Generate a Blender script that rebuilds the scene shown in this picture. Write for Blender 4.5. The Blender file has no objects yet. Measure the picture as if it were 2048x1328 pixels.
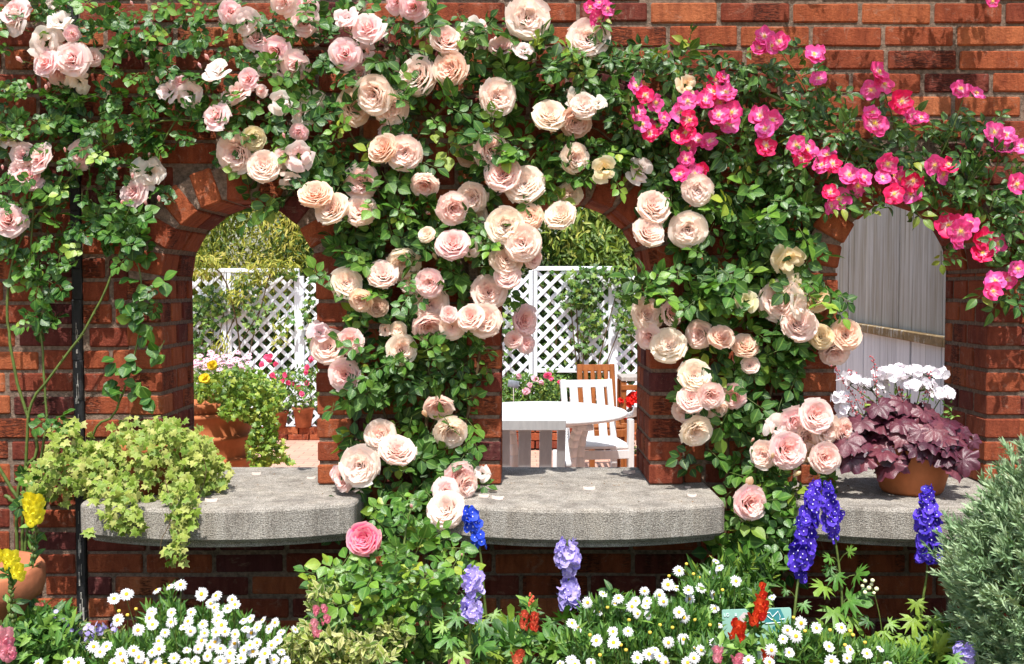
import bpy, math, random
import numpy as np
from mathutils import Matrix, Vector
sc = bpy.context.scene
COL = sc.collection
rng = np.random.default_rng(11)
random.seed(5)
R = math.radians

# ------------------------------------------------------------------ camera, sky, sun
F = 2095.0; CY = -3.2; CZ = 1.5; TH = math.atan(89 / F)
cam = bpy.data.cameras.new('camera'); cam.lens = 36 * F / 2048; cam.sensor_width = 36
cam.clip_start = 0.05; cam.clip_end = 2000
camo = bpy.data.objects.new('camera', cam); COL.objects.link(camo)
camo.location = (0, CY, CZ); camo.rotation_euler = (math.pi / 2 - TH, 0, 0)
sc.camera = camo
SUN_EL, SUN_AZ = 64.0, -4.0          # azimuth measured from straight behind the camera, towards +x
w = bpy.data.worlds.new('World'); sc.world = w; w.use_nodes = True
nt = w.node_tree; sky = nt.nodes.new('ShaderNodeTexSky'); sky.sky_type = 'NISHITA'; sky.sun_disc = False
sky.sun_elevation = R(SUN_EL); sky.sun_rotation = R(180 - SUN_AZ); sky.air_density = 1.3; sky.dust_density = 2.5
bg = nt.nodes['Background']; bg.inputs['Strength'].default_value = 0.15
nt.links.new(sky.outputs[0], bg.inputs[0])
sun = bpy.data.lights.new('sun', 'SUN'); sun.energy = 4.7; sun.angle = R(0.6); sun.color = (1, 0.975, 0.93)
suno = bpy.data.objects.new('sun', sun); COL.objects.link(suno); suno.location = (0, -6, 10)
sd = Vector((math.sin(R(SUN_AZ)) * math.cos(R(SUN_EL)), -math.cos(R(SUN_AZ)) * math.cos(R(SUN_EL)), math.sin(R(SUN_EL))))
suno.rotation_euler = sd.to_track_quat('Z', 'Y').to_euler()
sc.view_settings.view_transform = 'Standard'; sc.view_settings.look = 'None'
sc.view_settings.exposure = 0.6; sc.view_settings.gamma = 1
sc.render.engine = 'CYCLES'
sc.cycles.max_bounces = 8; sc.cycles.transparent_max_bounces = 4

# ------------------------------------------------------------------ helpers
def P(px, py, Y):
    """world point at depth plane Y for a measured position"""
    dx = (px - 1024) / F; dy = -(py - 664) / F
    c, s = math.cos(TH), math.sin(TH)
    vy = c + dy * s; vz = -s + dy * c
    t = (Y - CY) / vy
    return np.array([dx * t, Y, CZ + vz * t])
def PP(px, py, Y):
    dx = (px - 1024) / F; dy = -(py - 664) / F
    c, s = math.cos(TH), math.sin(TH)
    vy = c + dy * s; vz = -s + dy * c
    t = (Y - CY) / vy
    return np.stack([dx * t, Y, CZ + vz * t], 1)
def S(px, Y): return px * (Y - CY) / F      # length of px at depth Y
def nrm(a):
    a = np.asarray(a, float); return a / (np.linalg.norm(a, axis=-1, keepdims=True) + 1e-9)

class T:   # template
    def __init__(s, V, Q=None, Tr=None, G=None, B=None):
        s.V = np.asarray(V, float); s.Q = np.zeros((0, 4), int) if Q is None else np.asarray(Q, int).reshape(-1, 4)
        s.T = np.zeros((0, 3), int) if Tr is None else np.asarray(Tr, int).reshape(-1, 3)
        s.G = np.zeros(len(s.V)) if G is None else np.asarray(G, float)
        s.B = np.zeros(len(s.V)) if B is None else np.asarray(B, float)
class MB:
    def __init__(s): s.V = []; s.Q = []; s.T = []; s.C = []; s.qm = []; s.tm = []; s.n = 0
    def raw(s, V, Q=None, Tr=None, C=None, mi=0):
        V = np.asarray(V, float); n = len(V); s.V.append(V)
        if Q is not None and len(Q): s.Q.append(np.asarray(Q, int) + s.n); s.qm.append(np.full(len(Q), mi))
        if Tr is not None and len(Tr): s.T.append(np.asarray(Tr, int) + s.n); s.tm.append(np.full(len(Tr), mi))
        if C is None: C = np.tile([rng.random(), 0, 0.5, 1], (n, 1))
        s.C.append(C); s.n += n
    def inst(s, t, M, pos, r1=None, mi=0, r2=None):
        M = np.asarray(M, float).reshape(-1, 3, 3); pos = np.asarray(pos, float).reshape(-1, 3); N = len(pos)
        if N == 0: return
        V = np.einsum('nij,vj->nvi', M, t.V) + pos[:, None, :]
        n = len(t.V); off = (np.arange(N) * n)[:, None, None]
        r1 = rng.random(N) if r1 is None else np.broadcast_to(r1, (N,))
        C = np.ones((N, n, 4)); C[:, :, 0] = np.asarray(r1)[:, None]; C[:, :, 1] = t.G[None]
        C[:, :, 2] = t.B[None] if r2 is None else np.asarray(r2)[:, None]
        s.raw(V.reshape(-1, 3), (t.Q[None] + off).reshape(-1, 4), (t.T[None] + off).reshape(-1, 3), C.reshape(-1, 4), mi)
    def mesh(s, name, mats, smooth=True):
        V = np.concatenate(s.V); C = np.concatenate(s.C)
        Q = np.concatenate(s.Q) if s.Q else np.zeros((0, 4), int); Tr = np.concatenate(s.T) if s.T else np.zeros((0, 3), int)
        qm = np.concatenate(s.qm) if s.qm else np.zeros(0, int); tm = np.concatenate(s.tm) if s.tm else np.zeros(0, int)
        me = bpy.data.meshes.new(name)
        me.vertices.add(len(V)); me.vertices.foreach_set('co', V.ravel())
        nl = Q.size + Tr.size; me.loops.add(nl); me.loops.foreach_set('vertex_index', np.concatenate([Q.ravel(), Tr.ravel()]).astype(np.int32))
        npoly = len(Q) + len(Tr); me.polygons.add(npoly)
        st = np.concatenate([np.arange(len(Q)) * 4, Q.size + np.arange(len(Tr)) * 3]).astype(np.int32)
        me.polygons.foreach_set('loop_start', st)
        me.polygons.foreach_set('material_index', np.concatenate([qm, tm]).astype(np.int32))
        me.polygons.foreach_set('use_smooth', np.full(npoly, smooth))
        me.update(calc_edges=True)
        a = me.color_attributes.new('Col', 'FLOAT_COLOR', 'POINT'); a.data.foreach_set('color', C.astype(np.float32).ravel())
        for m in (mats if isinstance(mats, (list, tuple)) else [mats]): me.materials.append(m)
        return me
    def build(s, name, mats, parent=None, smooth=True, label=None):
        return link(name, s.mesh(name, mats, smooth), parent, label)
def link(name, me, parent=None, label=None, M=None, color=None):
    o = bpy.data.objects.new(name, me); COL.objects.link(o)
    if M is not None: o.matrix_basis = M
    if parent is not None:
        o.parent = parent; root = parent; loc = Vector((0, 0, 0))
        if parent.type == 'EMPTY': loc = parent.location
        o.matrix_parent_inverse = Matrix.Translation(-loc) if parent.type == 'EMPTY' else parent.matrix_basis.inverted()
    if label: o['label'] = label
    if color: o.color = color
    return o
def thing(name, label, cat, loc, group=None):
    o = bpy.data.objects.new(name, None); COL.objects.link(o); o.location = tuple(float(c) for c in loc); o.empty_display_size = 0.1
    return tag(o, label, cat, group)
def tag(o, label, cat, group=None):
    o['label'] = label; o['category'] = cat
    if group: o['group'] = group
    return o
def struct(o, kind='structure'): o['kind'] = kind; return o

def frames(d, n):
    y = nrm(d); n = np.asarray(n, float); z = nrm(n - (n * y).sum(-1, keepdims=True) * y); x = np.cross(y, z)
    return np.stack([x, y, z], -1)
def grid(fn, nu, nv, G=None, B=None):
    u, v = np.meshgrid(np.linspace(-1, 1, nu + 1), np.linspace(0, 1, nv + 1)); u = u.ravel(); v = v.ravel()
    V = np.stack(fn(u, v), 1); w_ = nu + 1
    q = [(j * w_ + i, j * w_ + i + 1, (j + 1) * w_ + i + 1, (j + 1) * w_ + i) for j in range(nv) for i in range(nu)]
    return V, np.array(q), u, v
def cbox_t():
    vs = {}; V = []
    def vert(c, a):
        k = (c, a)
        if k not in vs: vs[k] = len(V); V.append((c, a))
        return vs[k]
    Q = []; Tr = []
    import itertools
    for a in range(3):
        o = [i for i in range(3) if i != a]
        for sg in (-1, 1):
            f = []
            for p, q in ((-1, -1), (1, -1), (1, 1), (-1, 1)):
                c = [0, 0, 0]; c[a] = sg; c[o[0]] = p; c[o[1]] = q; f.append(vert(tuple(c), a))
            Q.append(f)
    for a, b in ((0, 1), (0, 2), (1, 2)):
        k = 3 - a - b
        for sa in (-1, 1):
            for sb in (-1, 1):
                c1 = [0, 0, 0]; c1[a] = sa; c1[b] = sb; c2 = list(c1); c1[k] = -1; c2[k] = 1; c1 = tuple(c1); c2 = tuple(c2)
                Q.append([vert(c1, a), vert(c2, a), vert(c2, b), vert(c1, b)])
    for c in itertools.product((-1, 1), repeat=3): Tr.append([vert(c, 0), vert(c, 1), vert(c, 2)])
    S_ = np.array([c for c, a in V], float); A = np.array([a for c, a in V])
    pos = S_.copy()
    for i in range(len(V)):
        for k in range(3):
            if k != A[i]: pos[i, k] *= .9
    def fix(f):
        p = pos[f]; n = np.cross(p[1] - p[0], p[2] - p[0]); return f if n @ p.mean(0) > 0 else f[::-1]
    return S_, A, np.array([fix(f) for f in Q]), np.array([fix(f) for f in Tr])
CB = cbox_t()
def box(mb, c, h, bev=0.003, M=None, mi=0, C=None):
    """chamfered box: centre c, half sizes h, 3x3 rotation M"""
    S_, A, Q, Tr = CB; h = np.asarray(h, float); bev = min(bev, h.min() * .6)
    ins = np.tile(h - bev, (24, 1)); ins[np.arange(24), A] = h[A]
    V = S_ * ins
    if M is not None: V = V @ np.asarray(M).T
    if C is None: C = (rng.random(), 0, rng.random(), 1)
    mb.raw(V + np.asarray(c, float), Q, Tr, np.tile(C, (24, 1)), mi)
def beam(mb, p, q, w_, t_, up=(0, 0, 1), bev=0.003, mi=0):
    p = np.asarray(p, float); q = np.asarray(q, float); d = q - p; L = np.linalg.norm(d)
    Mf = frames(d[None], np.asarray(up, float)[None])[0]
    box(mb, (p + q) / 2, (w_ / 2, L / 2, t_ / 2), bev, Mf, mi)
def tube(mb, pts, rad, sides=6, mi=0, C=None):
    pts = np.asarray(pts, float); n = len(pts); rad = np.broadcast_to(rad, (n,))
    d = np.gradient(pts, axis=0); d = nrm(d)
    ref = np.array([0.3, 1, 0.2]) if abs(nrm(pts[-1] - pts[0])[1]) < .8 else np.array([1, 0, 0.1])
    x = nrm(np.cross(d, ref)); y = np.cross(d, x)
    a = np.arange(sides) * 2 * math.pi / sides
    V = pts[:, None] + rad[:, None, None] * (np.cos(a)[None, :, None] * x[:, None] + np.sin(a)[None, :, None] * y[:, None])
    Q = [(j * sides + i, j * sides + (i + 1) % sides, (j + 1) * sides + (i + 1) % sides, (j + 1) * sides + i) for j in range(n - 1) for i in range(sides)]
    V = np.concatenate([V.reshape(-1, 3), pts[-1:]]); Tr = [((n - 1) * sides + i, (n - 1) * sides + (i + 1) % sides, n * sides) for i in range(sides)]
    C = (rng.random(), 0, 0.5, 1) if C is None else C
    mb.raw(V, Q, Tr, np.tile(C, (len(V), 1)), mi)
def smooth_path(pts, n=24, jit=0):
    pts = np.asarray(pts, float); k = len(pts); t = np.linspace(0, k - 1, n); out = []
    for tt in t:
        i = min(int(tt), k - 2); f = tt - i
        p0 = pts[max(i - 1, 0)]; p1 = pts[i]; p2 = pts[i + 1]; p3 = pts[min(i + 2, k - 1)]
        out.append(.5 * ((2 * p1) + (-p0 + p2) * f + (2 * p0 - 5 * p1 + 4 * p2 - p3) * f * f + (-p0 + 3 * p1 - 3 * p2 + p3) * f ** 3))
    out = np.array(out)
    if jit: out += rng.normal(0, jit, out.shape)
    return out
def lathe(mb, prof, c, seg=40, mi=0, jit=0):
    prof = np.asarray(prof, float); n = len(prof); a = np.arange(seg) * 2 * math.pi / seg
    r = prof[:, 0][:, None]; V = np.stack([r * np.cos(a) + c[0], r * np.sin(a) + c[1], np.broadcast_to(prof[:, 1][:, None] + c[2], (n, seg))], -1)
    Q = [(j * seg + i, j * seg + (i + 1) % seg, (j + 1) * seg + (i + 1) % seg, (j + 1) * seg + i) for j in range(n - 1) for i in range(seg)]
    mb.raw(V.reshape(-1, 3), Q, None, np.tile((.5, 0, .5, 1), (n * seg, 1)), mi)

# ------------------------------------------------------------------ materials
def mat(name, rough=0.6, spec=0.3):
    m = bpy.data.materials.new(name); m.use_nodes = True; t = m.node_tree; b = t.nodes['Principled BSDF']
    b.inputs['Roughness'].default_value = rough; b.inputs['Specular IOR Level'].default_value = spec
    return m, t, b
def N(t, typ, **kw):
    n = t.nodes.new(typ)
    for k, v in kw.items():
        if k.startswith('i_'): n.inputs[k[2:].replace('_', ' ')].default_value = v
        else: setattr(n, k, v)
    return n
def ramp(t, fac, stops, interp='LINEAR'):
    n = t.nodes.new('ShaderNodeValToRGB'); n.color_ramp.interpolation = interp; e = n.color_ramp.elements
    while len(e) < len(stops): e.new(0.5)
    for i, (p, c) in enumerate(stops): e[i].position = p; e[i].color = (*c, 1) if len(c) == 3 else c
    t.links.new(fac, n.inputs[0]); return n.outputs[0]
def mix(t, fac, a, b, bt='MIX'):
    n = t.nodes.new('ShaderNodeMix'); n.data_type = 'RGBA'; n.blend_type = bt
    for inp, v in ((n.inputs[0], fac), (n.inputs[6], a), (n.inputs[7], b)):
        if hasattr(v, 'is_linked') or isinstance(v, bpy.types.NodeSocket): t.links.new(v, inp)
        elif isinstance(v, (int, float)): inp.default_value = v
        else: inp.default_value = (*v, 1) if len(v) == 3 else v
    return n.outputs[2]
def math_(t, op, a, b=None, c=None):
    n = t.nodes.new('ShaderNodeMath'); n.operation = op
    for i, v in enumerate((a, b, c)):
        if v is None: continue
        if isinstance(v, bpy.types.NodeSocket): t.links.new(v, n.inputs[i])
        else: n.inputs[i].default_value = v
    return n.outputs[0]
def noise(t, scale, detail=3, rough=.5, vec=None, dist=0):
    n = t.nodes.new('ShaderNodeTexNoise'); n.inputs['Scale'].default_value = scale; n.inputs['Detail'].default_value = detail
    n.inputs['Roughness'].default_value = rough; n.inputs['Distortion'].default_value = dist
    if vec is not None: t.links.new(vec, n.inputs['Vector'])
    return n.outputs[0]
def pos(t): return N(t, 'ShaderNodeNewGeometry').outputs['Position']
def scaled(t, vec, s):
    n = t.nodes.new('ShaderNodeMapping'); n.inputs['Scale'].default_value = s; t.links.new(vec, n.inputs['Vector']); return n.outputs[0]
def bump(t, b, h, strength, dist=.01):
    n = t.nodes.new('ShaderNodeBump'); n.inputs['Strength'].default_value = strength; n.inputs['Distance'].default_value = dist
    t.links.new(h, n.inputs['Height']); t.links.new(n.outputs[0], b.inputs['Normal'])
def col(t):
    a = N(t, 'ShaderNodeAttribute', attribute_name='Col'); s_ = t.nodes.new('ShaderNodeSeparateColor'); t.links.new(a.outputs['Color'], s_.inputs[0])
    return s_.outputs[0], s_.outputs[1], s_.outputs[2]
def translucent(t, b, color, fac, tint=(1.3, 1.3, .6)):
    tr = t.nodes.new('ShaderNodeBsdfTranslucent')
    c = mix(t, 1.0, color, tint, 'MULTIPLY'); t.links.new(c, tr.inputs[0])
    m = t.nodes.new('ShaderNodeMixShader'); m.inputs[0].default_value = fac
    t.links.new(b.outputs[0], m.inputs[1]); t.links.new(tr.outputs[0], m.inputs[2])
    t.links.new(m.outputs[0], t.nodes['Material Output'].inputs[0])
def leaf_mat(name, stops, rough=.38, tr=.25, rib=(.25, .4, .08), ribf=.35, spec=.5, edge=None):
    m, t, b = mat(name, rough, spec); r, g, bl = col(t)
    c = ramp(t, r, stops)
    nz = noise(t, 60, 2, .5, pos(t)); c = mix(t, .5, c, ramp(t, nz, [(.3, (.55, .55, .55)), (.7, (1.35, 1.35, 1.35))]), 'MULTIPLY')
    if ribf: c = mix(t, math_(t, 'MULTIPLY', math_(t, 'LESS_THAN', g, .12), ribf), c, rib)
    if edge is not None: c = mix(t, math_(t, 'MULTIPLY', math_(t, 'GREATER_THAN', g, edge[0]), edge[2]), c, edge[1])
    t.links.new(c, b.inputs['Base Color']); 
    bump(t, b, noise(t, 260, 2, .6, pos(t)), .35, .003)
    translucent(t, b, c, tr); return m
def simple(name, c, rough=.6, spec=.3, var=.25, scale=30, bmp=0, bd=.003, tr=0):
    m, t, b = mat(name, rough, spec)
    cc = mix(t, 1., c, ramp(t, noise(t, scale, 4, .6, pos(t)), [(.3, (1 - var,) * 3), (.7, (1 + var,) * 3)]), 'MULTIPLY')
    t.links.new(cc, b.inputs['Base Color'])
    if bmp: bump(t, b, noise(t, scale * 4, 4, .6, pos(t)), bmp, bd)
    if tr: translucent(t, b, cc, tr, (1.1, 1.1, 1.1))
    return m
def petal_mat(name, centre, tr=.5, edge=None):
    """outer colour from the object's own colour, heart colour by its alpha"""
    m, t, b = mat(name, .6, .15); r, g, bl = col(t)
    oi = t.nodes.new('ShaderNodeObjectInfo'); outer = oi.outputs['Color']; al = oi.outputs['Alpha']
    f = math_(t, 'MULTIPLY', ramp(t, g, [(0.15, (0, 0, 0)), (.8, (1, 1, 1))]), al)
    c = mix(t, f, outer, centre)
    c = mix(t, .22, c, ramp(t, r, [(0, (.95, .84, .80)), (.5, (1, 1, 1)), (1, (1.0, .98, .90))]), 'MULTIPLY')
    if edge: c = mix(t, math_(t, 'MULTIPLY', ramp(t, bl, [(.75, (0, 0, 0)), (1, (1, 1, 1))]), .5), c, edge)
    t.links.new(c, b.inputs['Base Color']); translucent(t, b, c, tr, (1.1, 1.0, .95)); return m

m_rose = petal_mat('rose_petal', (.96, .56, .50), .55, edge=(.95, .84, .70))
m_leafB = leaf_mat('rose_leaf', [(0, (.018, .052, .009)), (.45, (.038, .108, .014)), (.8, (.09, .19, .022)), (1, (.25, .33, .04))], .46, .25, spec=.35)
m_leafA = leaf_mat('round_rose_leaf', [(0, (.018, .060, .010)), (.5, (.042, .13, .017)), (.85, (.11, .23, .03)), (1, (.27, .37, .055))], .38, .25, spec=.4)
m_leafD = leaf_mat('rambler_leaf', [(0, (.018, .06, .010)), (.5, (.05, .13, .018)), (.85, (.09, .19, .03)), (1, (.25, .28, .03))], .4, .25)
m_leafF = leaf_mat('bush_rose_leaf', [(0, (.03, .10, .015)), (.5, (.07, .18, .02)), (.85, (.16, .30, .03)), (1, (.32, .38, .04))], .38, .25)
m_stem = simple('green_cane', (.09, .13, .025), .5, .4, .4, 40)
m_twig = simple('brown_cane', (.10, .065, .03), .7, .2, .4, 60)

def brick_mat(name, k=1.22):
    m, t, b = mat(name, .88, .12); r, g, bl = col(t); p = pos(t)
    base = ramp(t, r, [(0, (.10 * k, .028 * k, .026 * k)), (.25, (.16 * k, .036 * k, .022 * k)), (.5, (.24 * k, .056 * k, .025 * k)), (.8, (.31 * k, .082 * k, .033 * k)), (1, (.37 * k, .114 * k, .048 * k))])
    st = noise(t, 1, 4, .6, scaled(t, p, (38, 38, 9)), .6)
    c = mix(t, .75, base, ramp(t, st, [(.3, (.52, .46, .52)), (.5, (.97, .97, .97)), (.72, (1.35, 1.45, 1.4))]), 'MULTIPLY')  # vertical streaks: firing marks, plus grazing sun streaks painted into the colour
    sp = noise(t, 420, 2, .7, p)
    c = mix(t, .5, c, ramp(t, sp, [(.3, (.5, .5, .5)), (.55, (1, 1, 1)), (.75, (1.4, 1.4, 1.4))]), 'MULTIPLY')
    ef = noise(t, 22, 5, .75, p, 1.2)
    c = mix(t, ramp(t, ef, [(.56, (0, 0, 0)), (.76, (.6, .6, .6))]), c, (.40, .27, .20))
    rk = noise(t, 1, 3, .6, scaled(t, p, (28, 28, 150)), 2.2)   # wire-cut, torn faces on some bricks
    rk = math_(t, 'MULTIPLY', ramp(t, rk, [(.44, (1, 1, 1)), (.52, (0, 0, 0))]), math_(t, 'MULTIPLY', math_(t, 'GREATER_THAN', bl, .74), ramp(t, noise(t, 1, 2, .5, scaled(t, p, (14, 14, 1))), [(.48, (0, 0, 0)), (.54, (1, 1, 1))])))
    c = mix(t, math_(t, 'MULTIPLY', rk, .75), c, (.045, .018, .014))
    t.links.new(c, b.inputs['Base Color'])
    h = math_(t, 'ADD', noise(t, 70, 5, .65, p), math_(t, 'MULTIPLY', noise(t, 1, 4, .7, scaled(t, p, (90, 90, 380)), 1.5), .7))
    h = math_(t, 'SUBTRACT', h, math_(t, 'MULTIPLY', rk, .8)); bump(t, b, h, 1.0, .008); return m
m_brick = brick_mat('red_brick')
m_mortar = simple('mortar', (.25, .175, .13), .95, .1, .45, 90, 1.0, .01)

def stone_mat():
    m, t, b = mat('bush_hammered_granite', .85, .2); p = pos(t)
    f = noise(t, 330, 4, .9, p); big = noise(t, 7, 4, .6, scaled(t, p, (1.6, 1.6, .5)))
    c = ramp(t, f, [(.37, (.08, .07, .06)), (.49, (.34, .31, .27)), (.62, (.66, .62, .55))])
    c = mix(t, .6, c, ramp(t, big, [(.32, (.45, .43, .41)), (.5, (.9, .88, .86)), (.66, (1.12, 1.08, 1.02))]), 'MULTIPLY')
    st = noise(t, 1, 4, .7, scaled(t, p, (26, 26, 3)))
    c = mix(t, .5, c, ramp(t, st, [(.35, (.45, .41, .37)), (.58, (1, 1, 1))]), 'MULTIPLY')
    t.links.new(c, b.inputs['Base Color'])
    bump(t, b, math_(t, 'ADD', f, math_(t, 'MULTIPLY', noise(t, 120, 2, .5, scaled(t, p, (1, 1, 2.4))), .8)), .8, .005); return m
m_stone = stone_mat()

def wood_mat(name, stops, rough=.6, axis=(60, 60, 3), wear=None, b_=.3):
    m, t, b = mat(name, rough, .3); p = pos(t); r, g, bl = col(t)
    n1 = noise(t, 1, 5, .65, scaled(t, p, axis), .4)
    c = ramp(t, n1, stops)
    c = mix(t, .4, c, ramp(t, r, [(0, (.8, .8, .8)), (1, (1.12, 1.12, 1.12))]), 'MULTIPLY')
    if wear:
        wn = noise(t, 14, 6, .75, scaled(t, p, (1, 1, .6)), .5); c = mix(t, ramp(t, wn, [(wear[0], (0, 0, 0)), (wear[0] + .1, (1, 1, 1))]), c, wear[1])
    t.links.new(c, b.inputs['Base Color']); bump(t, b, n1, b_, .003); return m
m_white = wood_mat('white_painted_wood', [(.3, (.56, .56, .56)), (.7, (.68, .68, .67))], .5, (50, 50, 4), (.70, (.40, .33, .27)), .15)
m_lattice = wood_mat('white_lattice_paint', [(.3, (.66, .69, .75)), (.7, (.82, .84, .87))], .55, (20, 20, 8), (.68, (.35, .28, .22)), .2)
m_brownwood = wood_mat('varnished_wood', [(.3, (.19, .055, .014)), (.7, (.34, .115, .03))], .4, (60, 60, 5), None, .2)
m_greywood = wood_mat('greyed_wood', [(.3, (.25, .22, .2)), (.7, (.42, .38, .34))], .7, (60, 60, 5))
def board_mat():
    m, t, b = mat('weathered_boards', .8, .2); p = pos(t); r, g, bl = col(t)
    n1 = noise(t, 1, 6, .7, scaled(t, p, (17, 17, .9)), .6); n2 = noise(t, 3, 4, .6, scaled(t, p, (3, 3, .7)))
    up = ramp(t, n1, [(.28, (.17, .145, .115)), (.45, (.36, .335, .30)), (.6, (.48, .46, .435)), (.75, (.58, .54, .47))])
    up = mix(t, .6, up, ramp(t, n2, [(.35, (.78, .70, .55)), (.65, (1.12, 1.12, 1.12))]), 'MULTIPLY')
    lo = ramp(t, n1, [(.3, (.42, .41, .42)), (.5, (.66, .66, .68)), (.75, (.74, .74, .75))])
    c = mix(t, g, up, lo); c = mix(t, .4, c, ramp(t, r, [(0, (.75, .75, .75)), (1, (1.15, 1.15, 1.15))]), 'MULTIPLY')
    t.links.new(c, b.inputs['Base Color']); bump(t, b, n1, .25, .003); return m
m_board = board_mat()
m_rail = wood_mat('ochre_timber_rail', [(.3, (.16, .10, .04)), (.7, (.30, .20, .09))], .8, (14, 14, 30), (.52, (.46, .43, .36)), .4)
m_terra = simple('terracotta', (.40, .125, .045), .75, .25, .22, 12, .3)
m_terra2 = simple('aged_terracotta', (.33, .115, .055), .85, .15, .5, 7, .5)
m_soil = simple('soil', (.05, .035, .022), .95, .1, .5, 30, 1, .02)
m_black = simple('black_sealant', (.012, .012, .013), .55, .4, .5, 60, .5)
m_joint = simple('flaking_lime', (.30, .28, .25), .9, .1, .5, 90, .5)
m_yellow = simple('yellow_florets', (.85, .48, .03), .7, .2, .3, 300, .6)
m_daisy = simple('daisy_ray', (.64, .64, .65), .6, .2, .06, 30, 0, 0, .25)
m_stamen = simple('stamen', (.85, .60, .10), .7, .2, .2, 100)

# ------------------------------------------------------------------ brick wall
ARCH = [(-.835, .2368, 1.530), (.194, .2268, 1.545), (1.225, .230, 1.552)]   # centre x, radius, springing height
RING = .105; LZ = .892; FY = .045; TK = .32; PITCH = .071; Z0, Z1 = .10, 2.75; XL, XR = -2.75, 2.9
wall = thing('brick_wall', 'long red brick garden wall pierced by three round-headed arches, half covered in climbing roses', 'wall', (0, .16, 0))
def halfw(r, zs, z):     # outer half width of the ring at height z
    if z <= zs: return r
    d = r * r - (z - zs) ** 2
    return math.sqrt(d) if d > 0 else None
mb = MB(); body = MB()
k = int((Z0 - .885) / PITCH) - 1; JX = -1.347
while True:
    z = .885 + PITCH * k; k += 1
    if z < Z0: continue
    if z > Z1: break
    iv = []
    for xc, r, zs in ARCH:
        if z + PITCH * .5 > LZ:
            ro = r + RING + .012; h = max([v for v in (halfw(ro, zs, z + .006), halfw(ro, zs, z + .065)) if v is not None] or [0])
            if h > 0: iv.append((xc - h, xc + h))
    iv.append((JX - .016, JX + .016))
    x = XL + (PITCH * 0 + (.1125 if k % 2 else 0)) + rng.uniform(-.01, .01)
    while x < XR:
        L = .205 + rng.uniform(-.006, .006)
        if rng.random() < .06: L *= .5
        segs = [(x, x + L)]
        for a, b2 in iv:
            ns = []
            for s0, s1 in segs:
                if b2 <= s0 or a >= s1: ns.append((s0, s1)); continue
                if s0 < a: ns.append((s0, a))
                if s1 > b2: ns.append((b2, s1))
            segs = ns
        for s0, s1 in segs:
            if s1 - s0 < .02: continue
            r1 = min(1, max(0, rng.normal(.45, .27)))
            yj = rng.normal(0, .0022); hz = .0298 + rng.uniform(-.002, .0015)
            a = rng.normal(0, .006); ca, sa = math.cos(a), math.sin(a)
            box(mb, ((s0 + s1) / 2, FY + .05 + yj, z + .0355 + rng.normal(0, .0012)), ((s1 - s0) / 2 - .0005, .05, hz), .0045, ((ca, 0, sa), (0, 1, 0), (-sa, 0, ca)), 0, (r1, 0, rng.random(), 1))
        x += L + .0115
mb.build('field_bricks', m_brick, wall, False, 'courses of red and purple brown stretcher bricks')
# mortar sheets with openings (front and back)
def sheet(mb, y, dr, flip=False):
    xs = set(np.linspace(XL, XR, 30)); 
    for xc, r, zs in ARCH:
        rr = r + dr
        for a in np.linspace(0, math.pi, 41): xs.add(xc + rr * math.cos(a))
    xs = sorted(xs)
    for x0, x1 in zip(xs[:-1], xs[1:]):
        if x1 - x0 < 1e-6: continue
        xm = (x0 + x1) / 2; hole = None
        for xc, r, zs in ARCH:
            rr = r + dr
            if abs(xm - xc) < rr:
                f = lambda xx: zs + math.sqrt(max(0, rr * rr - (xx - xc) ** 2)); hole = (f(x0), f(x1))
        if hole: quads = [((x0, Z0), (x1, Z0), (x1, LZ - .03), (x0, LZ - .03)), ((x0, hole[0]), (x1, hole[1]), (x1, Z1), (x0, Z1))]
        else: quads = [((x0, Z0), (x1, Z0), (x1, Z1), (x0, Z1))]
        for q in quads: mb.raw([(p[0], y, p[1]) for p in q], [(0, 1, 2, 3)])
mo = MB(); sheet(mo, FY + .0065, .03); sheet(mo, TK - .002, .0)
for i, (xc, r, zs) in enumerate(ARCH):   # ring mortar body
    prof = [(-1, 0, LZ - .02)] ; A = np.linspace(math.pi, 0, 41)
    pin = [(xc - r - .006, LZ - .02)] + [(xc + (r + .006) * math.cos(a), zs + (r + .006) * math.sin(a)) for a in A] + [(xc + r + .006, LZ - .02)]
    ro = r + RING - .006
    pou = [(xc - ro, LZ - .02)] + [(xc + ro * math.cos(a), zs + ro * math.sin(a)) for a in A] + [(xc + ro, LZ - .02)]
    n = len(pin); V = [(p[0], .007, p[1]) for p in pin] + [(p[0], .007, p[1]) for p in pou] + [(p[0], TK - .004, p[1]) for p in pin] + [(p[0], FY + .02, p[1]) for p in pou]
    Q = [(j, j + 1, n + j + 1, n + j) for j in range(n - 1)] + [(j, j + 1, 2 * n + j + 1, 2 * n + j) for j in range(n - 1)] + [(n + j, n + j + 1, 3 * n + j + 1, 3 * n + j) for j in range(n - 1)]
    mo.raw(V, Q)
mo.build('mortar', m_mortar, wall, False)
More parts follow.
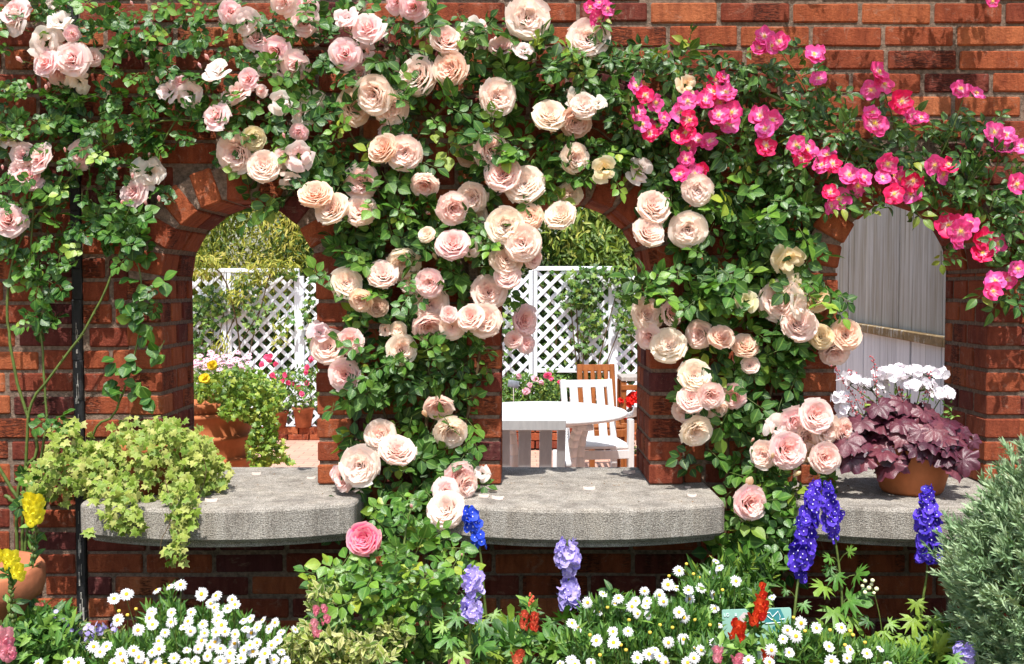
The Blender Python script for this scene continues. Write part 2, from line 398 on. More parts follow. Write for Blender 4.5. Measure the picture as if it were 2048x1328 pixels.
for i, (xc, r, zs) in enumerate(ARCH):
    mb = MB()
    # jambs
    z = LZ + .001; kk = 0
    while z < zs - .02:
        h = min(.0295, (zs - z) / 2 - .005)
        for s in (-1, 1):
            cuts = [0, .10, .21, TK] if kk % 2 else [0, .155, .265, TK]
            for a, b2 in zip(cuts[:-1], cuts[1:]):
                r1 = min(1, max(0, rng.normal(.5, .25)))
                y0, y1 = a + (.006 if a else 0), b2 - (.006 if b2 < TK else 0)
                box(mb, (xc + s * (r + RING / 2 + rng.normal(0, .001)), (y0 + y1) / 2 + rng.normal(0, .001), z + h + .003), (RING / 2, (y1 - y0) / 2, h), .004, None, 0, (r1, 0, rng.random(), 1))
        z += PITCH; kk += 1
    nv = 9
    for j in range(nv):
        a = math.pi * (j + .5) / nv + rng.normal(0, .012); wd = math.pi * r / nv
        for y0, y1 in ((0, .155), (.166, TK)):
            c_, s_ = math.cos(a), math.sin(a)
            Mx = np.array([[c_, 0, -s_], [0, 1, 0], [s_, 0, c_]])
            r1 = min(1, max(0, rng.normal(.62, .2)))
            rr = r + RING / 2 + rng.normal(0, .002)
            box(mb, (xc + rr * c_, (y0 + y1) / 2 + rng.normal(0, .0015), zs + rr * s_), (RING / 2 + .002, (y1 - y0) / 2, .0345), .0045, Mx, 0, (r1, 0, rng.random(), 1))
    mb.build('arch_surround', m_brick, wall, False)
jb = MB(); z = .25
while z < 2.70:
    h = rng.uniform(.08, .16); box(jb, (JX + rng.normal(0, .0012), FY + .006, z + h / 2), (.0155, .013, h / 2 + .002), .004); z += h
j = jb.build('expansion_joint', m_black, wall, False, 'narrow black sealed joint running down the brickwork')
jf = MB()
for q in range(26):
    z = rng.choice([rng.uniform(.35, .8), rng.uniform(1.0, 1.4)]); h = rng.uniform(.006, .03)
    box(jf, (JX + rng.normal(0, .003), FY - .0075, z), (rng.uniform(.001, .003), .0012, h), .0005)
jf.build('lime_flake', m_joint, j, False)
# ledges
def ledge(i, xc, hw):
    mb = MB()
    def slab(hw, z0, z1, fy, cy_, bev):
        n = 48; pts = []
        for a in np.linspace(-1, 1, n + 1):
            yy = cy_ + (fy - cy_) * (abs(a) ** 2.2); pts.append((xc + a * hw, yy))
        pts[0] = (pts[0][0] + .012, pts[0][1] - .004); pts[-1] = (pts[-1][0] - .012, pts[-1][1] - .004)
        pts = [(xc - hw - .0, TK + .012), (xc - hw, 0.04), (xc - hw - .00, fy + .03), (xc - hw + .004, fy + .008)] + pts + [(xc + hw - .004, fy + .008), (xc + hw, fy + .03), (xc + hw, .04), (xc + hw, TK + .012)]
        m = len(pts); P2 = np.array(pts); cen = np.array([xc, 0])
        d = nrm(cen - P2)
        rings = [(0, z0 + bev), (0, z1 - bev), (bev * .35, z1 - bev * .35), (bev, z1)]
        rings = [(bev, z0)] + rings; V = []
        for ins, zz in rings:
            q = P2 + d * ins; V += [(a, b, zz) for a, b in q]
        Q = [(r_ * m + j, r_ * m + (j + 1) % m, (r_ + 1) * m + (j + 1) % m, (r_ + 1) * m + j) for r_ in range(len(rings) - 1) for j in range(m)]
        nV = len(V); V += [(xc, 0, z1), (xc, 0, z0)]
        Tr = [((len(rings) - 1) * m + j, (len(rings) - 1) * m + (j + 1) % m, nV) for j in range(m)] + [((j + 1) % m, j, nV + 1) for j in range(m)]
        mb.raw(V, Q, Tr)
    slab(hw, LZ - .094, LZ, -.262, -.352, .010)
    slab(hw - .022, LZ - .112, LZ - .0945, -.235, -.325, .002)
    o = mb.build('stone_ledge', m_stone, wall, False, ['bow-fronted grey stone sill carrying the pale ivy', 'bow-fronted grey stone sill with clear sunlit top', 'bow-fronted grey stone sill carrying the purple leaved pot'][i])
for i, (xc, hw) in enumerate(((-.835, .392), (.194, .412), (1.225, .41))): ledge(i, xc, hw)

# ------------------------------------------------------------------ ground
def plane(name, x0, x1, y0, y1, z, m, n=1):
    mb = MB(); mb.raw([(x0, y0, z), (x1, y0, z), (x1, y1, z), (x0, y1, z)], [(0, 1, 2, 3)]); return struct(mb.build(name, m))
def paving_mat():
    m, t, b = mat('block_paving', .85, .2); p = pos(t)
    br = t.nodes.new('ShaderNodeTexBrick'); t.links.new(p, br.inputs['Vector']); br.inputs['Scale'].default_value = 1
    br.inputs['Brick Width'].default_value = .21; br.inputs['Row Height'].default_value = .105; br.inputs['Mortar Size'].default_value = .004
    br.inputs['Color1'].default_value = (.50, .29, .21, 1); br.inputs['Color2'].default_value = (.42, .25, .19, 1); br.inputs['Mortar'].default_value = (.20, .13, .10, 1)
    c = mix(t, .5, br.outputs[0], ramp(t, noise(t, 4, 5, .7, p), [(.3, (.75, .75, .75)), (.7, (1.25, 1.25, 1.25))]), 'MULTIPLY')
    t.links.new(c, b.inputs['Base Color']); bump(t, b, noise(t, 90, 3, .6, p), .4, .004); return m
plane('ground', -300, 300, -300, 300, -.012, simple('grass_ground', (.07, .12, .03), .9, .1, .4, 3))
plane('courtyard_paving', -9, 9, .33, 12, 0, paving_mat())
plane('path', -9, 9, -6, -1.75, 0, paving_mat())
def soil_bed():
    xs = np.linspace(-4, 4, 90); ys = np.linspace(-1.75, .05, 26); X, Y = np.meshgrid(xs, ys)
    Z = .27 + rng.normal(0, .012, X.shape) - .25 * np.clip((-1.6 - Y) / .15, 0, 1); w_ = 90
    mb = MB(); mb.raw(np.stack([X.ravel(), Y.ravel(), Z.ravel()], 1), [(j * w_ + i, j * w_ + i + 1, (j + 1) * w_ + i + 1, (j + 1) * w_ + i) for j in range(25) for i in range(89)])
    struct(mb.build('flower_bed_soil', m_soil))
soil_bed()
# ------------------------------------------------------------------ leaf, petal and flower shapes
def leaf_t(wid=.62, fold=.22, droop=.25, nv=5, power=.85, tip=1.0, tooth=0, curl=0):
    s_ = np.linspace(0, 1, nv + 1); V = []; G = []
    for s in s_:
        wv = wid * .5 * (math.sin(math.pi * min(1, max(0.0, s)) ** power) ** tip if 0 < s < 1 else .02)
        z = -droop * s * s
        for u in (-1, 0, 1):
            V.append((u * wv, s, z + abs(u) * wv * fold * 2 + curl * abs(u) * s * (1 - s))); G.append(abs(u))
    Q = [(j * 3 + i, j * 3 + i + 1, j * 3 + i + 4, j * 3 + i + 3) for j in range(nv) for i in range(2)]
    return T(V, Q, None, G)
def fan_leaf(lobes, n=None, cup=.12, ruffle=0.0, seed=0):
    """leaf with a lobed outline; lobes = list of (angle from the tip direction, radius)"""
    g = np.random.default_rng(seed); V = [(0, 0, 0)]; G = [0]
    for a, r in lobes:
        V.append((.5 * r * math.sin(a), .5 * r * math.cos(a), cup * r * .35 + ruffle * g.normal() * .4)); G.append(.35)
    for a, r in lobes:
        V.append((r * math.sin(a), r * math.cos(a), -cup * r * r + ruffle * g.normal())); G.append(1)
    k = len(lobes); Q = [(1 + i, 2 + i, 2 + k + i, 1 + k + i) for i in range(k - 1)]; Tr = [(0, 2 + i, 1 + i) for i in range(k - 1)]
    V = np.array(V); V[:, 1] += .15
    return T(V, Q, Tr, G)
IVY = fan_leaf([(-2.7, .28), (-2.1, .42), (-1.75, .62), (-1.3, .42), (-.85, .66), (-.45, .46), (0, .85), (.45, .46), (.85, .66), (1.3, .42), (1.75, .62), (2.1, .42), (2.7, .28)], cup=.15, ruffle=.03)
CUT = fan_leaf([(-2.3, .3), (-2.0, .7), (-1.75, .4), (-1.5, .85), (-1.2, .3), (-.95, .9), (-.75, .6), (-.6, .95), (-.4, .35), (-.2, .9), (0, 1.05), (.2, .9), (.4, .35), (.6, .95), (.75, .6), (.95, .9), (1.2, .3), (1.5, .85), (1.75, .4), (2.0, .7), (2.3, .3)], cup=.12, ruffle=.02)
def heuchera_leaf(seed):
    g = np.random.default_rng(seed); L = []
    for i in range(31):
        a = -2.75 + 5.5 * i / 30; r = .78 + .12 * math.cos(a * 6.5) + .06 * (i % 2) + g.normal(0, .03); L.append((a, r))
    return fan_leaf(L, cup=.22, ruffle=.075, seed=seed)
LR = leaf_t(.74, .16, .12, 5, .92); LRD = leaf_t(.86, .12, .10, 5, .98); LD = leaf_t(.56, .2, .25, 5, .85); LN = leaf_t(.2, .2, .1, 3, .8); LS = leaf_t(.42, .2, .3, 4, .9)
def rand_dirs(n, bias, spread):
    return nrm(np.asarray(bias, float)[None] + rng.normal(0, spread, (n, 3)))
def compound(mb, pos_, d, n_, L, t, kind=5, r1=None, mi=0, stem_mi=None):
    """rose leaves: a stalk with five or seven leaflets"""
    Nn = len(pos_); Mf = frames(d, n_); L = np.broadcast_to(L, (Nn,))
    if kind == 5: sl = [(1.25, 0, 1.0), (.95, 1.05, .88), (.95, -1.05, .88), (.38, 1.2, .72), (.38, -1.2, .72)]
    elif kind == 3: sl = [(.9, 0, 1.0), (.7, 1.0, .85), (.7, -1.0, .85)]
    else: sl = [(1.55, 0, .95), (1.35, 1.0, .9), (1.35, -1.0, .9), (.85, 1.15, .85), (.85, -1.15, .85), (.35, 1.25, .7), (.35, -1.25, .7)]
    base = np.clip(rng.random(Nn) if r1 is None else r1, 0, 1)
    for y, a, s in sl:
        aa = a + rng.normal(0, .18, Nn); jt = rng.normal(0, .28, Nn)
        ld = np.stack([np.sin(aa), np.cos(aa), jt * .6], -1); ln = np.stack([rng.normal(0, .3, Nn), rng.normal(0, .3, Nn), np.ones(Nn)], -1)
        Ml = frames(ld, ln); M = np.einsum('nij,njk->nik', Mf, Ml) * (L * s * rng.uniform(.85, 1.12, Nn))[:, None, None]
        lp = np.stack([np.sin(aa) * .12, np.full(Nn, y), np.zeros(Nn)], -1) * L[:, None]
        mb.inst(t, M, pos_ + np.einsum('nij,nj->ni', Mf, lp), np.clip(base + rng.normal(0, .1, Nn), 0, 1), mi)
    if stem_mi is not None:
        for i in range(Nn):
            e = pos_[i] + Mf[i][:, 1] * L[i] * 1.3; tube(mb, [pos_[i], (pos_[i] + e) / 2, e], [.0012, .001, .0008], 3, stem_mi)
def blob_points(blobs, dens=1.0):
    out = []
    for cx, cy, rx, ry, n, y0, y1 in blobs:
        n = int(n * dens); a = rng.uniform(0, 2 * math.pi, n); r = np.sqrt(rng.random(n))
        out.append(PP(cx + rx * r * np.cos(a), cy + ry * r * np.sin(a), rng.uniform(y0, y1, n)))
    return np.concatenate(out)
CLEAR = [(595, 400, 672, 625), (622, 770, 700, 990), (938, 740, 1010, 975), (1155, 340, 1295, 485), (1270, 480, 1370, 545), (1290, 725, 1372, 980), (1605, 425, 1700, 560), (300, 335, 495, 530), (1885, 520, 1960, 900), (1960, 620, 2060, 900), (1605, 735, 1675, 850),
         (395, 425, 625, 640), (1085, 440, 1225, 900), (1700, 425, 1880, 560), (1740, 560, 1880, 700), (690, 175, 760, 345), (1010, 190, 1075, 262), (150, 520, 225, 860)]
def clear(p, keepf=.10):
    d = p - np.array([0, CY, CZ]); c_, s_ = math.cos(TH), math.sin(TH); f = d[:, 1] * c_ - d[:, 2] * s_; u = d[:, 1] * s_ + d[:, 2] * c_
    x = 1024 + F * d[:, 0] / f; y = 664 - F * u / f; k = np.ones(len(p), bool)
    for x0, y0, x1, y1 in CLEAR: k &= ~((x > x0) & (x < x1) & (y > y0) & (y < y1) & (rng.random(len(p)) > keepf))
    return p[k]
def foliage_on_wall(name, blobs, parent, m, t, L, kind, dens=1, young=.0):
    mb = MB(); p = clear(blob_points(blobs, dens)); n = len(p)
    d = nrm(np.stack([rng.normal(0, 1, n), rng.normal(-.35, .35, n), rng.normal(-.25, .8, n)], -1))
    nn = nrm(np.stack([rng.normal(0, .42, n), -np.abs(rng.normal(.8, .3, n)), rng.normal(.55, .4, n)], -1))
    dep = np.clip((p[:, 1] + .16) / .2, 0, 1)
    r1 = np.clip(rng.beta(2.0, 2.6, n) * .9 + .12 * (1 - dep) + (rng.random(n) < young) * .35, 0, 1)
    compound(mb, p, d, nn, L * rng.uniform(.7, 1.2, n), t, kind, r1, 0, 1)
    return mb.build(name, [m, m_stem], parent)

# roses -------------------------------------------------------------
def petal(mb, r, phi, wd, h0, h1, g, r1, lean=.45, lip=.1, ncol=5, nrow=5, wob=.03, point=0, mi=0, ruf=.02):
    ph = rng.uniform(0, 6.28); fr = rng.integers(2, 4)
    def fn(u, v):
        w_ = wd * (0.45 + .55 * np.sin(np.clip(v * 1.25, 0, 1) * math.pi / 2)) * (1 - .25 * np.clip(v - .8, 0, 1) * 5 * (.6 if point else .3))
        a = phi + u * w_ + wob * 2 * v * np.sin(ph)
        rho = r * (1 - lean + lean * np.clip(v * 1.1, 0, 1) ** 1.3) + wob * np.sin(u * fr + ph) * v + r * .05 * u * u
        hh = h0 + (h1 - h0) * v - .14 * (h1 - h0) * u * u * v * (1 + point)
        k = np.clip((v - .78) / .22, 0, 1)
        rho = rho + lip * k ** 1.2; hh = hh - lip * .6 * k ** 2 + ruf * np.sin(u * 5 + ph) * v * v
        return rho * np.cos(a), rho * np.sin(a), hh
    V, Q, u, v = grid(fn, ncol - 1, nrow - 1)
    n = len(V); C = np.ones((n, 4)); C[:, 0] = r1; C[:, 1] = g * (.65 + .35 * (1 - v)) ; C[:, 2] = v
    mb.raw(V, Q, None, C, mi)
def calyx(mb, mi=1, z=-.62):
    a = np.arange(8) * math.pi / 4; 
    V = [(0, 0, z - .14)] + [(.16 * math.cos(q), .16 * math.sin(q), z - .04) for q in a] + [(.10 * math.cos(q), .10 * math.sin(q), z + .1) for q in a]
    mb.raw(V, [(1 + i, 1 + (i + 1) % 8, 9 + (i + 1) % 8, 9 + i) for i in range(8)], [(0, 1 + (i + 1) % 8, 1 + i) for i in range(8)], None, mi)
    for k in range(5):
        q = k * 1.2566 + .3; d = np.array([[math.cos(q), math.sin(q), -.35]]); mb.inst(LN, frames(d, np.array([[0, 0, 1.]])) * .55, [(0, 0, z)], .4, mi)
def english(seed, open_=0.):
    global rng; keep = rng; rng = np.random.default_rng(seed); mb = MB()
    ecc = rng.uniform(0, 6.28)
    rings = [(.07, 2, 1.5, .12), (.15, 4, 1.0, .12), (.24, 6, .72, .17), (.33, 8, .6, .22), (.43, 9, .54, .25), (.53, 10, .5, .25), (.64, 10, .5, .22), (.76, 9, .54, .15), (.88, 8, .60, .05)]
    for k, (r, n, wd, h) in enumerate(rings):
        off = rng.uniform(0, 6.28)
        for i in range(n):
            rr = r * rng.uniform(.84, 1.14); 
            petal(mb, rr, off + i * 6.283 / n + rng.normal(0, .12), wd * rng.uniform(.85, 1.15), -.42 + .12 * (1 - r), h + rng.normal(0, .045), 1 - r, rng.random(), .42, .05 + .05 * r, 5, 5, .055 if k < 6 else .035, 0, 0, .035)
    for r, n, wd, h, lp in ((.96, 8, .60, -.06, .07), (1.0, 7, .66, -.22, .06)):
        off = rng.uniform(0, 6.28)
        for i in range(n): petal(mb, r * rng.uniform(.95, 1.04), off + i * 6.283 / n, wd, -.66, h + rng.normal(0, .04), 0.02, rng.random(), .75, lp, 6, 6, .02, 0, 0, .03)
    calyx(mb); me = mb.mesh('rose_bloom', [m_rose, m_stem]); rng = keep; return me
def pointed(seed):
    global rng; keep = rng; rng = np.random.default_rng(seed); mb = MB()
    for k, (r, n, wd, h, lean, lp) in enumerate([(.08, 2, 1.6, .30, .3, .0), (.17, 3, 1.2, .30, .35, .03), (.30, 4, 1.0, .28, .4, .06), (.46, 5, .85, .2, .5, .10), (.62, 5, .85, .1, .6, .14), (.80, 5, .8, -.02, .7, .18), (.92, 6, .68, -.16, .8, .16)]):
        off = rng.uniform(0, 6.28)
        for i in range(n): petal(mb, r * rng.uniform(.88, 1.12), off + i * 6.283 / n + rng.normal(0, .15), wd, -.5 + .1 * (1 - r), h + rng.normal(0, .05), (1 - r) * .9, rng.random(), lean, lp, 5, 5, .05, 1, 0, .05)
    calyx(mb); me = mb.mesh('rose_bloom', [m_rose, m_stem]); rng = keep; return me
def loose(seed):
    global rng; keep = rng; rng = np.random.default_rng(seed); mb = MB()
    for r, n, wd, h in ((.35, 3, .9, .2), (.62, 4, .95, .12), (.9, 5, .75, .0)):
        off = rng.uniform(0, 6.28)
        for i in range(n): petal(mb, r * rng.uniform(.8, 1.2), off + i * 6.283 / n + rng.normal(0, .3), wd, -.4, h + rng.normal(0, .12), (1 - r) * .6, rng.random(), .75, .12, 6, 6, .09, 1, 0, .07)
    calyx(mb, 1, -.45); me = mb.mesh('rose_bloom', [m_rose, m_stem]); rng = keep; return me
def bud(seed):
    global rng; keep = rng; rng = np.random.default_rng(seed); mb = MB()
    for i in range(5): petal(mb, .42, i * 1.2566, .85, -.6, .75, .7, rng.random(), .6, -.34, 5, 6, .02)
    calyx(mb); me = mb.mesh('rose_bud', [m_rose, m_stem]); rng = keep; return me
EN = [english(100 + i) for i in range(9)]; PO = [pointed(200 + i) for i in range(6)]; LO = [loose(300 + i) for i in range(5)]; BU = [bud(400 + i) for i in range(2)]
def bloom(me, px, py, d, Y, parent, color, tilt=None, name='rose_bloom', spin=None):
    p = P(px, py, Y); r = S(d, Y) / 2
    if tilt is None: tilt = (rng.normal(0, .33), rng.normal(.16, .33))
    ax = Vector((tilt[0], -1, tilt[1])).normalized()
    M = Matrix.Translation(Vector(p)) @ ax.to_track_quat('Z', 'Y').to_matrix().to_4x4() @ Matrix.Rotation(rng.uniform(0, 6.28) if spin is None else spin, 4, 'Z') @ Matrix.Diagonal((r * rng.uniform(.96, 1.04), r * rng.uniform(.96, 1.04), r, 1))
    return link(name, me, parent, None, M, color)
TINT = {  # outer colour + how strongly the heart is pink
 'c': (.98, .915, .85, .40), 'p': (.98, .88, .85, .55), 'P': (.98, .84, .85, 1.0), 'y': (.92, .80, .52, .12), 'o': (.96, .80, .65, .38),
 'w': (.98, .94, .90, .28), 's': (.98, .82, .84, .50), 'S': (.96, .73, .80, .75), 'W': (.97, .90, .88, .20), 'g': (.74, .70, .42, .05), 'H': (.92, .20, .42, .08), 'b': (.68, .46, .34, .4)}
TILT = {'u': (0, .8), 'd': (0, -.9), 'l': (-.9, 0), 'r': (.9, 0), 'L': (-.5, -.5), 'D': (.2, -.55)}
def place(parent, data, seed=0, Y=(-.13, -.05)):
    for it in data:
        x, y, d, k = it[:4]; ti = it[4] if len(it) > 4 else None
        typ, tc = k[0], k[1]
        me = {'E': EN, 'S': PO, 'W': LO, 'B': BU}[typ]; me = me[rng.integers(len(me))]
        c = np.array(TINT[tc]); c[:3] *= rng.uniform(.95, 1.01); c[1] *= rng.uniform(.95, 1.05); c[3] = min(1, c[3] * rng.uniform(.7, 1.25))
        if ti: t2 = TILT[ti]; t2 = (t2[0] + rng.normal(0, .1), t2[1] + rng.normal(0, .1))
        elif typ == 'B': t2 = (rng.normal(0, .5), rng.uniform(.4, 2.0))
        else: t2 = None
        yy = rng.uniform(*Y) if len(it) < 6 else it[5]
        bloom(me, x, y, d * 1.09, yy, parent, tuple(c), t2, 'rose_bud' if typ == 'B' else 'rose_bloom')
def cane(mb, pts, r0=.006, r1=.003, thorns=0, mi=0, n=22):
    w_ = smooth_path([P(*p) for p in pts], n, .0012); tube(mb, w_, np.linspace(r0, r1, n), 7, mi)
    for i in range(thorns):
        j = rng.integers(1, n - 1); q = w_[j] + (w_[j - 1] - w_[j]) * rng.random(); a = nrm(np.array([rng.normal(), -abs(rng.normal()), rng.normal(0, .3)])); tube(mb, [q, q + a * .007 + (0, 0, -.001), q + a * .012 + (0, 0, -.003)], [.0016, .0009, .0002], 4, mi)

# --- plant A: pale pink climber with small round leaves, upper left
A = thing('climbing_rose', 'climbing rose with pale pink pointed blooms and small round leaves at the upper left', 'climbing rose', P(80, 1300, -.02))
cb = MB()
cane(cb, [(40, 1290, -.02), (36, 980, -.02), (75, 900, -.02), (45, 800, -.02), (22, 700, -.03), (15, 600, -.03), (40, 480, -.03), (120, 380, -.03), (200, 300, -.04), (330, 240, -.05), (480, 260, -.05)], .0055, .0025, 30, 0, 40)
cane(cb, [(46, 1290, -.02), (52, 1080, -.02), (85, 900, -.03), (93, 830, -.03), (88, 740, -.03), (78, 640, -.03), (60, 520, -.03), (90, 300, -.03), (200, 120, -.03)], .0045, .0025, 30, 0, 34)
cane(cb, [(42, 1290, -.02), (46, 1000, -.02), (55, 880, -.03), (62, 810, -.03), (110, 740, -.035), (170, 660, -.035), (212, 580, -.035), (250, 480, -.04), (300, 330, -.04), (420, 150, -.04), (560, 60, -.05)], .005, .0025, 30, 0, 34)
cane(cb, [(150, 990, -.02), (190, 860, -.03), (222, 835, -.035), (245, 790, -.04), (272, 700, -.04), (283, 620, -.04), (278, 540, -.04), (240, 470, -.04), (180, 400, -.04)], .004, .002, 10, 0, 30)
cane(cb, [(10, 990, -.02), (30, 1005, -.02), (45, 1010, -.02), (0, 940, -.02), (-60, 800, -.02)], .0065, .005, 6)
cb.build('cane', [m_stem], A)
fa = [(60, 40, 110, 90, 26, -.10, .0), (200, 40, 120, 60, 22, -.1, .02), (330, 30, 110, 50, 14, -.08, .02), (260, 130, 120, 80, 42, -.1, .02), (100, 230, 120, 70, 32, -.1, .02), (215, 260, 110, 80, 44, -.1, .02),
      (60, 400, 80, 50, 16, -.08, .02), (350, 240, 90, 70, 22, -.1, .02), (560, 210, 100, 110, 42, -.1, .02), (430, 190, 70, 70, 18, -.1, 0), (480, 60, 120, 60, 22, -.1, .02), (610, 120, 70, 110, 26, -.1, .02),
      (150, 350, 110, 60, 24, -.09, .02), (265, 430, 55, 45, 18, -.1, .0), (250, 480, 55, 50, 17, -.1, 0), (50, 500, 55, 55, 20, -.09, .0), (95, 595, 35, 55, 9, -.08, -.02), (60, 560, 40, 40, 6, -.08, -.02), (300, 600, 25, 40, 5, -.07, -.03),
      (560, 320, 80, 60, 20, -.1, .02), (380, 330, 90, 50, 9, -.06, .02), (640, 60, 90, 70, 18, -.1, .02), (130, 470, 60, 60, 10, -.08, .01), (90, 640, 40, 22, 4, -.06, -.03), (95, 830, 26, 26, 4, -.05, -.03),
      (20, 200, 50, 80, 14, -.1, .02), (-40, 300, 60, 200, 30, -.1, .02), (300, 380, 80, 40, 10, -.07, .02), (90, 940, 12, 60, 3, -.04, -.03), (55, 990, 30, 30, 4, -.05, -.03), (180, 440, 50, 40, 8, -.08, .0)]
foliage_on_wall('foliage', fa, A, m_leafA, LRD, .032, 7, 1.0, .1)
fl = MB()
strand = [(285, 640), (300, 655), (270, 640), (285, 670), (310, 690), (330, 710), (230, 715), (235, 740), (250, 735), (225, 755), (255, 715), (290, 800), (305, 795), (285, 770), (240, 780), (230, 775), (265, 775), (275, 610), (265, 560), (300, 570), (290, 590), (325, 560), (265, 520), (250, 600), (318, 705), (262, 745)]
q = PP(np.array([s[0] for s in strand], float), np.array([s[1] for s in strand], float), rng.uniform(-.07, -.04, len(strand)))
q = np.repeat(q, 2, 0) + rng.normal(0, .006, (2 * len(strand), 3)); n = len(q)
fl.inst(LRD, frames(nrm(np.stack([rng.normal(0, .7, n), rng.normal(-.3, .2, n), rng.normal(-.5, .5, n)], -1)), nrm(np.stack([rng.normal(0, .3, n), np.full(n, -.8), rng.normal(.5, .3, n)], -1))) * rng.uniform(.036, .05, n)[:, None, None], q, rng.uniform(.3, .9, n))
fl.build('hanging_leaf', [m_leafA], A)
A_ = [(28, 18, 54, 'SS'), (28, 45, 42, 'WW'), (120, 40, 48, 'WW'), (95, 85, 62, 'WW'), (88, 122, 52, 'SS'), (140, 115, 64, 'Ss'), (118, 150, 62, 'Ss', 'd', -.07), (145, 68, 28, 'SS'), (187, 113, 34, 'Ss'), (157, 168, 44, 'WW', 'd'),
 (465, 23, 42, 'SS'), (490, 45, 48, 'WW'), (512, 75, 44, 'Ss'), (432, 137, 50, 'WW'), (495, 157, 38, 'SS'), (468, 182, 58, 'Ss'), (333, 180, 46, 'WW'), (362, 162, 30, 'SS'), (380, 187, 54, 'WW'), (430, 229, 54, 'SS'),
 (20, 270, 46, 'Ws'), (75, 313, 56, 'SS'), (45, 308, 44, 'Ss'), (58, 352, 50, 'SS'), (32, 340, 34, 'Ws'), (160, 309, 50, 'SS'), (300, 345, 60, 'WW'), (263, 382, 52, 'Ss'), (15, 437, 62, 'SS'),
 (565, 5, 50, 'Ss'), (608, 10, 50, 'SS'), (607, 42, 54, 'SS'), (548, 103, 56, 'SS'), (525, 125, 42, 'WW'), (588, 133, 52, 'Ss'), (558, 140, 38, 'WW'), (690, 33, 44, 'Ws'), (735, 52, 60, 'SS'), (690, 105, 58, 'SS'), (728, 98, 44, 'WW'), (715, 147, 52, 'Ss'),
 (562, 202, 44, 'Ww'), (605, 228, 42, 'Ww'), (522, 182, 24, 'Ss'), (597, 266, 34, 'SS'), (600, 308, 56, 'Ws'), (567, 312, 30, 'SS'), (578, 364, 40, 'WW', 'd'), (825, 12, 50, 'SS'), (793, 2, 44, 'SS'), (628, 202, 46, 'Ww'), (570, 320, 40, 'WW'),
 (105, 5, 40, 'WW'), (40, 120, 20, 'Bs')]
place(A, A_)
place(A, [(315, 160, 17, 'BS'), (58, 173, 16, 'BS'), (92, 175, 15, 'BS'), (98, 170, 14, 'BS'), (400, 132, 15, 'BS'), (415, 115, 18, 'BS'), (455, 110, 14, 'BS'), (244, 405, 17, 'BS'), (292, 407, 17, 'BS'), (318, 398, 18, 'BS'), (265, 352, 14, 'BS'), (298, 310, 13, 'BS'), (412, 22, 14, 'BS'), (540, 160, 12, 'BS'),
  (560, 95, 17, 'BS'), (530, 80, 15, 'BS'), (575, 98, 16, 'BS'), (478, 18, 14, 'BS'), (700, 55, 15, 'BS'), (735, 102, 17, 'BS'), (568, 272, 15, 'BS'), (602, 276, 15, 'BS'), (568, 348, 15, 'BS'), (594, 345, 12, 'BS'), (264, 7, 13, 'BS'), (970, 52, 10, 'BS'), (5, 335, 12, 'BS'), (130, 300, 13, 'BS'), (518, 205, 12, 'BS')])
for x, y, d, k in [(a[0], a[1], a[2], 0) for a in A_ if a[2] < 70]:
    tw = MB(); cane(tw, [(x, y, -.05), (x + rng.normal(0, 14), y + rng.uniform(15, 30), -.03), (x + rng.normal(0, 30), y + rng.uniform(40, 75), 0.01)], .0014, .0018, 0, 0, 7); tw.build('flower_stalk', [m_stem], A)

# --- plant B: large blush climber in the middle
B = thing('climbing_rose', 'climbing rose with large blush and peach blooms between the left and middle arches', 'climbing rose', P(850, 1330, -.02))
cb = MB()
cane(cb, [(850, 1330, -.03), (850, 1100, -.03), (848, 950, -.03), (857, 760, -.02), (850, 640, -.01), (810, 500, .0), (800, 350, 0), (900, 200, 0), (1050, 130, 0), (1300, 160, 0)], .008, .004, 10, 0, 40)
cane(cb, [(860, 1330, -.03), (870, 1150, -.03), (840, 1000, -.02), (760, 800, -.01), (720, 600, 0), (760, 400, 0), (690, 250, 0), (640, 200, 0)], .006, .003, 10, 0, 30)
cane(cb, [(855, 1330, -.03), (900, 1000, -.02), (960, 700, 0), (960, 500, 0), (1010, 350, 0), (1150, 250, 0), (1250, 300, 0)], .006, .003, 10, 0, 30)
cb.build('cane', [m_twig], B)
fb = [(730, 300, 100, 110, 30, -.08, .03), (760, 430, 120, 90, 42, -.09, .03), (860, 100, 110, 110, 40, -.1, .03), (700, 210, 80, 80, 16, -.1, .03), (900, 300, 110, 110, 36, -.09, .03), (1000, 120, 110, 90, 32, -.1, .03), (1100, 160, 110, 90, 38, -.1, .03),
      (1030, 260, 120, 80, 24, -.09, .03), (1150, 340, 130, 70, 34, -.09, .03), (1240, 250, 120, 90, 36, -.1, .03), (1310, 310, 100, 80, 34, -.09, .03), (720, 520, 80, 60, 26, -.1, .02), (690, 590, 60, 50, 10, -.1, -.02), (830, 600, 130, 90, 34, -.1, .02), (960, 560, 60, 80, 12, -.08, .03),
      (770, 740, 110, 60, 30, -.13, .02), (880, 740, 110, 90, 46, -.1, .02), (700, 790, 50, 40, 8, -.13, -.03), (850, 870, 130, 70, 34, -.1, .02), (950, 800, 50, 90, 18, -.1, .01), (800, 960, 110, 60, 30, -.14, .02), (930, 930, 60, 50, 14, -.1, .0), (690, 890, 50, 40, 8, -.1, -.03),
      (820, 1030, 90, 50, 22, -.16, -.02), (690, 1010, 50, 40, 9, -.2, -.1), (980, 460, 60, 60, 14, -.08, .02), (900, 450, 80, 60, 20, -.08, .02), (560, 400, 60, 30, 8, -.08, .0), (640, 330, 60, 50, 12, -.1, .02), (790, 160, 70, 60, 16, -.1, .02), (1350, 380, 60, 40, 12, -.08, .03), (1380, 120, 90, 40, 8, -.08, .03)]
foliage_on_wall('foliage', fb, B, m_leafB, LR, .042, 5, 1.15, .07)
